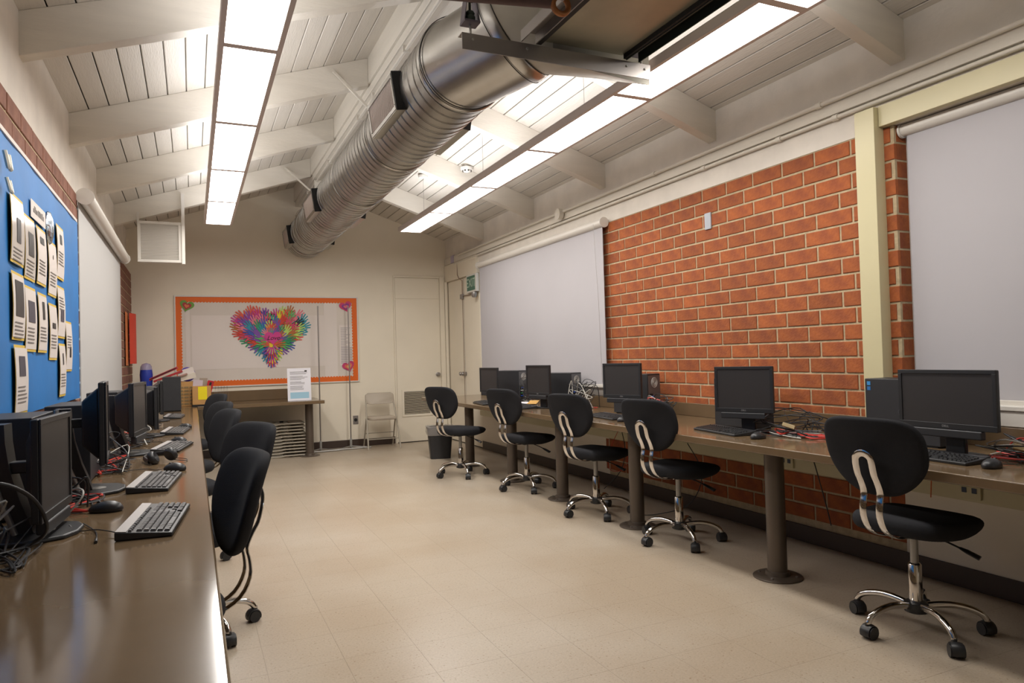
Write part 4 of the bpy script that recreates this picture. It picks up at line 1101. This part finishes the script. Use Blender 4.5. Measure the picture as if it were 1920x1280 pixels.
# stack of folded chairs, lying flat (length along x)
def folded(lab, x, y, z):
    t = thing('folded_chair', lab, 'chair', (x, y, z), 0, 'folded chairs stacked under the far counter')
    w = .215
    fr = MB()
    P = smoothpts([(-.48, -w, .010), (-.1, -w, .010), (.10, -w, .012), (.16, -w, .022), (.40, -w+.0, .022), (.455, -w+.03, .022), (.47, -w+.08, .022), (.47, w-.08, .022), (.455, w-.03, .022), (.40, w, .022), (.16, w, .022), (.10, w, .012), (-.1, w, .010), (-.48, w, .010)], 3)
    fr.tube(P, .0105, 8); fr.build('frame', M_beige, t, smooth=True)
    MB().tube([(-.40, -w+.025, .012), (.12, -w+.025, .026), (.12, w-.025, .026), (-.40, w-.025, .012)], .009, 8).build('rear_leg_frame', M_beige, t, smooth=True)
    B(.29, .455, -w+.02, w-.02, .013, .031).build('backrest', M_bvinyl, t, bevel=.006)
    B(-.20, .18, -w+.045, w-.045, .006, .030).build('seat', M_bvinyl, t, bevel=.008)
    for s in (-1, 1): B(.20, .25, s*w-.006-(.006*s), s*w+.006-(.006*s), .008, .030).build('black_bracket', M_blk2, t)
    return t
f0 = None
names = ['bottom', 'second from the bottom', 'third from the bottom', 'fourth from the bottom', 'fifth from the bottom', 'sixth from the bottom', 'fifth from the top', 'fourth from the top', 'third from the top', 'second from the top', 'topmost']
for k in range(11):
    lab = 'beige folded chair lying under the far counter, %s of the stack' % names[k]
    x = .88+(.045 if k < 7 else -.01)+random.uniform(-.008, .008); y = 9.83+random.uniform(-.006, .006); z = .0+k*.0415
    if f0 is None: f0 = folded(lab, x, y, z)
    else: dup(f0, (x, y, z), random.uniform(-.01, .01), lab)
# waste bin
t = thing('waste_bin', 'black waste bin with a clear liner behind the farthest right chair', 'bin', (2.80, 8.38, 0), D(-12))
def rr_(w, d, z, n=28, p=.35): return [(w*abs(math.cos(2*PI*k/n))**p*(1 if math.cos(2*PI*k/n) > 0 else -1), d*abs(math.sin(2*PI*k/n))**p*(1 if math.sin(2*PI*k/n) > 0 else -1), z) for k in range(n)]
MB().loft([rr_(.125, .09, .0), rr_(.155, .115, .37), rr_(.165, .122, .375), rr_(.163, .12, .39), rr_(.15, .11, .39), rr_(.12, .085, .01)]).build('bin_body', M_black, t, smooth=True, angle=.7)
MB().loft([rr_(.160, .118, .29), rr_(.172, .128, .33), rr_(.168, .126, .38), rr_(.172, .130, .402), rr_(.150, .112, .405), rr_(.145, .108, .36)], cap=False).build('liner', M_clear, t, smooth=True)

# clutter in the far left corner
t = thing('blue_canister', 'tall translucent blue container on the corner of the left counter', 'container', (-.51, 9.62, CT+.001))
MB().lathe([(.05, 0), (.055, .01), (.035, .06), (.030, .18), (.065, .24), (.072, .40), (.066, .46)], 24).build('body', mat('blue_plastic', '2B3FA0', .25), t, smooth=True)
MB().lathe([(.067, .46), (.062, .50), (.045, .53), (.0, .545)], 24).build('dome_lid', mat('clear_lilac_plastic', '9A93B8', .1, alpha=.6), t, smooth=True)
cb_ = MB().box(-.10, .10, -.13, .13, 0, .30)
o = cb_.build('storage_box', M_card, bevel=.003); o.location = (-.07, 9.62, CT+.001); tag(o, 'cardboard sorter with small openings beside the tall grey tower', 'box')
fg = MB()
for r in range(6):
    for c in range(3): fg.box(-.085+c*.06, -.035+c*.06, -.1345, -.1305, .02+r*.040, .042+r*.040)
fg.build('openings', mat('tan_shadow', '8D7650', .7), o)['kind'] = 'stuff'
o = MB().box(-.105, .105, -.14, .14, 0, .225).build('cardboard_box', M_card, bevel=.003); o.location = (.10, 9.50, CT+.02); tag(o, 'open cardboard box with a yellow label on the counter corner', 'box')
MB().box(-.04, .06, -.1425, -.1405, .06, .218).build('yellow_label', mat('yellow_label', 'EBD60E', .6), o)
o2 = MB().box(-.11, .11, -.145, .145, -.018, -.0005).build('tray', M_blk2, o)
def card(name, x, y, z, w, h, rx, ry, rz, m, lab, cat='paper', th=.004):
    o = MB().box(-w/2, w/2, -th/2, th/2, 0, h).build(name, m, bevel=.001); o.location = (x, y, z); o.rotation_euler = (rx, ry, rz); tag(o, lab, cat); return o
M_rb = mat('red_glossy_box', 'B0202C', .35)
card('paper_sheet', .045, 9.50, CT+.13, .11, .19, .1, .1, 0, mat('lilac_paper', 'CBBFC8', .6), 'lilac paper standing in the cardboard box')
card('paper_bag', .115, 9.50, CT+.12, .09, .22, -.05, .05, 0, mat('taupe_paper', '9C8C7C', .6), 'taupe paper standing in the cardboard box')
o = card('red_pack', .165, 9.47, CT+.12, .07, .19, 0, .25, 0, M_rb, 'red and black pack standing in the cardboard box', 'pack', .02)
B(-.012, .012, -.0115, -.0102, .02, .17).build('black_stripe', M_blk2, o)
def slab(name, x, y, z, l, d, h, ry, rz, m, lab, cat):
    o = MB().box(-l/2, l/2, -d/2, d/2, -h/2, h/2).build(name, m, bevel=.002); o.location = (x, y, z); o.rotation_euler = (0, ry, rz); tag(o, lab, cat); return o
o = slab('red_case', -.33, 9.66, 1.145, .36, .20, .028, -.42, 0, M_rb, 'upper red game case leaning on the corner boxes', 'case')
B(-.16, .16, -.1015, -.1002, -.006, .006).build('white_lettering', M_blk2, o)
o = slab('red_case', -.27, 9.64, 1.115, .34, .20, .026, -.36, 0, mat('red_case2', 'A8242A', .4), 'lower red game case leaning on the corner boxes', 'case')
slab('brown_folder', -.20, 9.60, 1.095, .30, .2, .02, -.30, 0, mat('pink_brown_card', 'A98478', .6), 'pinkish brown folder under the red cases', 'folder')
slab('envelope', -.075, 9.57, 1.16, .19, .02, .075, -.30, .02, M_paper, 'upper white envelope on the cardboard sorter', 'envelope')
slab('envelope', -.055, 9.55, 1.10, .19, .02, .07, -.22, .02, mat('paper_cream2', 'D6CCBD', .6), 'lower white envelope on the cardboard sorter', 'envelope')
o = MB().lathe([(0, 0), (.09, 0), (.09, .01), (0, .01)], 28, T(-.055, 9.69, 1.13) @ RX(PI/2)).build('purple_disc', mat('purple_plastic', '5A46A6', .35), smooth=True); tag(o, 'round purple disc behind the white envelopes', 'disc')
mb = MB()
for k in range(5):
    xx = .26+k*.035; mb.tube(smoothpts([(xx, 9.95, .745), (xx+.004, 9.95, .88), (xx+.012, 9.95, .96), (xx+.02, 9.95, .88), (xx+.024, 9.95, .745)], 4), .0016, 5)
mb.tube([(.25, 9.95, .748), (.46, 9.95, .748)], .002, 5)
tag(mb.build('wire_rack', M_steel, smooth=True), 'thin wire rack on the counter right of the cardboard box', 'rack')
# vertical silver cup
tag(MB().lathe([(.010, 0), (.010, .17), (.008, .172), (0, .172)], 12, T(-.395, 5.98, CT+.12)).build('white_tube', M_white, smooth=True), 'slim white tube standing behind the fourth left monitor', 'tube')
# papers on right counter
slab('paper_stack', 3.13, 6.62, CT+.012, .26, .20, .012, 0, .5, mat('bright_paper', 'E4E2E8'), 'white papers lying behind the fourth right chair', 'paper')
slab('manila_envelope', 3.20, 6.52, CT+.024, .16, .10, .006, -.15, .9, mat('manila', 'C79A52', .6), 'manila envelope leaning on the white papers', 'envelope')
# red papers on left pier
for k, (m, dy, lab) in enumerate(((mat('orange_poster', 'D87A3C', .6), 0, 'orange poster on the far left brick pier behind the red one'), (mat('red_poster', 'D8452F', .6), .30, 'bright red poster on the far left brick pier'))):
    mb = MB(); n = 8; vs = []
    for i in range(n+1):
        y = 9.10+dy+i*(.46 if k else .40)/n; x = XL+.012+.02*k+.05*math.sin(PI*i/n)*k+.01*k*i/n
        vs += [(x, y, 1.26+.02*k), (x, y, 1.88)]
    k0 = len(vs); vs += [(a+.0015, b, c) for a, b, c in vs]; fs = []
    for i in range(n): a = 2*i; fs += [(a, a+1, a+3, a+2), (k0+a, k0+a+2, k0+a+3, k0+a+1)]
    tag(mb.add(vs, fs).build('poster', m, smooth=True), lab, 'poster')

# ================================================================= LEFT BLUE BOARD
lb = thing('bulletin_board', 'blue paper bulletin board covered with printed sheets on the left wall', 'bulletin board', (0, 0, 0))
n = 30; mb = MB(); vs = []
y0b, y1b = .9, 5.41
for i in range(n+1):
    y = y0b+(y1b-y0b)*i/n; x = XL+.0155+.0025*math.sin(i*1.7)+(.004 if i == n else 0)
    vs += [(x, y, 1.05), (x+.002*math.sin(i*2.3), y, 1.5), (x+.002*math.sin(i*1.3+1), y, 1.9), (x, y, 2.215+.002*math.sin(i))]
fs = []
for i in range(n):
    for j in range(3): a = i*4+j; fs.append((a, a+1, a+5, a+4))
mb.add(vs, fs).build('blue_backing', M_blue, lb, smooth=True)
B(XL+.001, XL+.010, y0b, 5.395, 1.05, 2.21).build('cork_board', M_card, lb)
B(XL+.001, XL+.022, y0b, 5.405, 2.212, 2.232).build('top_strip', M_paper, lb, bevel=.002)
def sheet(y, z0, w, h, lab, pic, glossy=False, tilt=0., lines=5, pz=.5):
    t = thing('pinned_sheet', lab, 'paper', (XL+.0225, y, z0)); t.rotation_euler = (tilt, 0, 0)
    # curled paper: local y width, z up, bulges to +x
    def curl(y0, y1, zz0, zz1, dx, name, m):
        mb = MB(); k = 6; vs = []
        for i in range(k+1):
            z = zz0+(zz1-zz0)*i/k; b = .006*math.sin(PI*min(1, max(0, z/h)))
            for yy in (y0, (y0+y1)/2, y1): vs.append((dx+b*(1 if yy != (y0+y1)/2 else .9), yy, z))
        fs = []
        for i in range(k):
            for j in range(2): a = i*3+j; fs.append((a, a+1, a+4, a+3))
        mb.add(vs, fs); return mb.build(name, m, t, smooth=True)
    curl(0, w, 0, h, 0, 'yellow_card', M_yp)
    mp = mat('glossy_sheet', 'DCD3CC', .15) if glossy else M_paper
    curl(.004, w-.004, .012, h-.012, .0015, 'sheet', mp)
    if pic: curl(w*pic[0], w*pic[1], h*pic[2], h*pic[3], .003, 'picture', mat('sheet_print_%d' % pic[4], ('3B3534', '4A4550', '2E2A28')[pic[4]], .5))
    tx = MB()
    for k in range(lines):
        z = h*(pz-.055*k) if pz else 0; b = .006*math.sin(PI*z/h)
        tx.box(.0028+b, .0033+b, w*.15, w*random.uniform(.7, .86), z-.003, z+.002)
    q = tx.build('text_lines', M_text, t); q['kind'] = 'stuff'
    return t
S = [(3.49, 1.70, .25, .295, 'top row, first, glossy with a tall dark picture', (.38, .68, .32, .68, 0), True, .22),
     (3.75, 1.66, .235, .295, 'top row, second sheet, dark photograph in its upper half', (.3, .78, .38, .75, 0), True, .3),
     (4.03, 1.665, .235, .285, 'top row, third sheet, small dark block at its top', (.3, .72, .72, .84, 2), False, .42),
     (4.32, 1.635, .24, .295, 'top row, fourth sheet, mostly blank with text below', (.5, .56, .68, .76, 2), False, .42),
     (4.585, 1.755, .235, .305, 'top row, highest sheet on the right with two small prints', (.38, .66, .66, .84, 2), False, .5),
     (3.50, 1.375, .235, .29, 'middle row, first sheet with a large dark curved picture', (.2, .85, .35, .88, 0), False, .26),
     (3.745, 1.33, .245, .30, 'middle row, second sheet with a grey ink drawing', (.22, .8, .45, .78, 1), False, .36),
     (4.04, 1.33, .225, .295, 'middle row, third sheet with a column of four small blocks', (.42, .66, .56, .86, 2), False, .42),
     (4.325, 1.295, .23, .30, 'middle row, fourth sheet with one small dark word block', (.3, .72, .56, .66, 2), False, .44),
     (4.585, 1.42, .24, .295, 'middle row, fifth sheet with a dark leaf drawing', (.3, .75, .32, .56, 1), False, .78),
     (4.845, 1.23, .23, .30, 'lower right, sheet nearest the board edge with a tiny picture', (.5, .75, .28, .5, 0), False, .7),
     (4.615, 1.09, .21, .30, 'lower right, lowest sheet with a thin figure', (.45, .6, .6, .82, 0), False, .42),
     (3.53, 1.055, .25, .30, 'bottom row, lone sheet with a dark purple picture', (.28, .75, .55, .84, 1), False, .40)]
for s in S: sheet(s[0], s[1], s[2], s[3], 'printed sheet on blue board, '+s[4], s[5], s[6], pz=s[7])
t = thing('title_card', 'white landscape title card near the top of the blue board', 'paper', (XL+.024, 3.90, 1.965)); 
B(0, .002, 0, .36, 0, .085).build('card', M_paper, t)
tx = MB()
for k in range(12): tx.box(.0021, .0028, .05+k*.022, .062+k*.022+random.uniform(0, .006), .03, .03+random.uniform(.018, .034))
q = tx.build('scribbled_letters', M_text, t); q['kind'] = 'stuff'
o = MB().lathe([(0, 0), (.06, .0), (.055, .012), (.03, .022), (0, .026)], 20, T(XL+.022, 4.36, 1.99) @ RY(PI/2) @ Matrix.Diagonal((1.5, 1, 1, 1))).build('foil_oval', mat('crinkled_foil', 'C8D4E0', .12, metal=1, bump=1.0, bscale=60), smooth=True)
tag(o, 'crinkled silver foil oval beside the title card on the blue board', 'decoration')
for (y, z, s, lab) in ((3.36, 2.085, .032, 'upper crumpled cream paper letter at the left edge of the blue board'), (3.38, 1.99, .026, 'lower crumpled paper letter at the left edge of the blue board')):
    mb = MB(); mb.tube(smoothpts([(0, -s, s), (.01, -s*.6, -s), (.0, 0, s*.6), (.01, s*.6, -s), (.0, s, s*.9)], 5), s*.28, 6)
    o = mb.build('paper_letter', mat('foil_cream_paper', 'E4DCC8', .35), smooth=True); o.location = (XL+.04, y, z); tag(o, lab, 'decoration')
# hanging cables under the right counter
def hang(pts, lab, m=M_black, r=.0035):
    mb = MB(); mb.tube(smoothpts(pts, 6), r, 8); tag(mb.build('hanging_cable', m, smooth=True), lab, 'cable')
hang([(3.30, 3.06, .69), (3.31, 3.02, .55), (3.33, 2.97, .33), (3.34, 2.95, .22)], 'black cable hanging under the right counter, its end not touching the floor')
hang([(3.36, 4.25, .56), (3.38, 4.12, .35), (3.32, 4.2, .12), (3.2, 4.45, .01), (3.05, 4.55, .008)], 'black cable drooping to the floor behind the second right chair')
hang([(3.42, 5.22, .56), (3.40, 5.15, .40), (3.38, 5.2, .22), (3.3, 5.35, .05)], 'thin cables drooping behind the third right chair')
hang([(3.42, 5.28, .56), (3.36, 5.35, .36), (3.34, 5.3, .22), (3.40, 5.15, .26), (3.42, 5.12, .5)], 'red cable loop behind the third right chair', M_red, .0025)
hang([(3.515, 2.45, .69), (3.50, 2.44, .60), (3.50, 2.45, .45)], 'orange cable hanging below the counter by the nearest right chair', mat('orange_cable', 'C8622A', .4), .003)
hang([(3.51, 2.40, .69), (3.46, 2.33, .655), (3.50, 2.27, .68), (3.46, 2.2, .655), (3.50, 2.14, .685)], 'black cable loops under the counter above the twin socket')
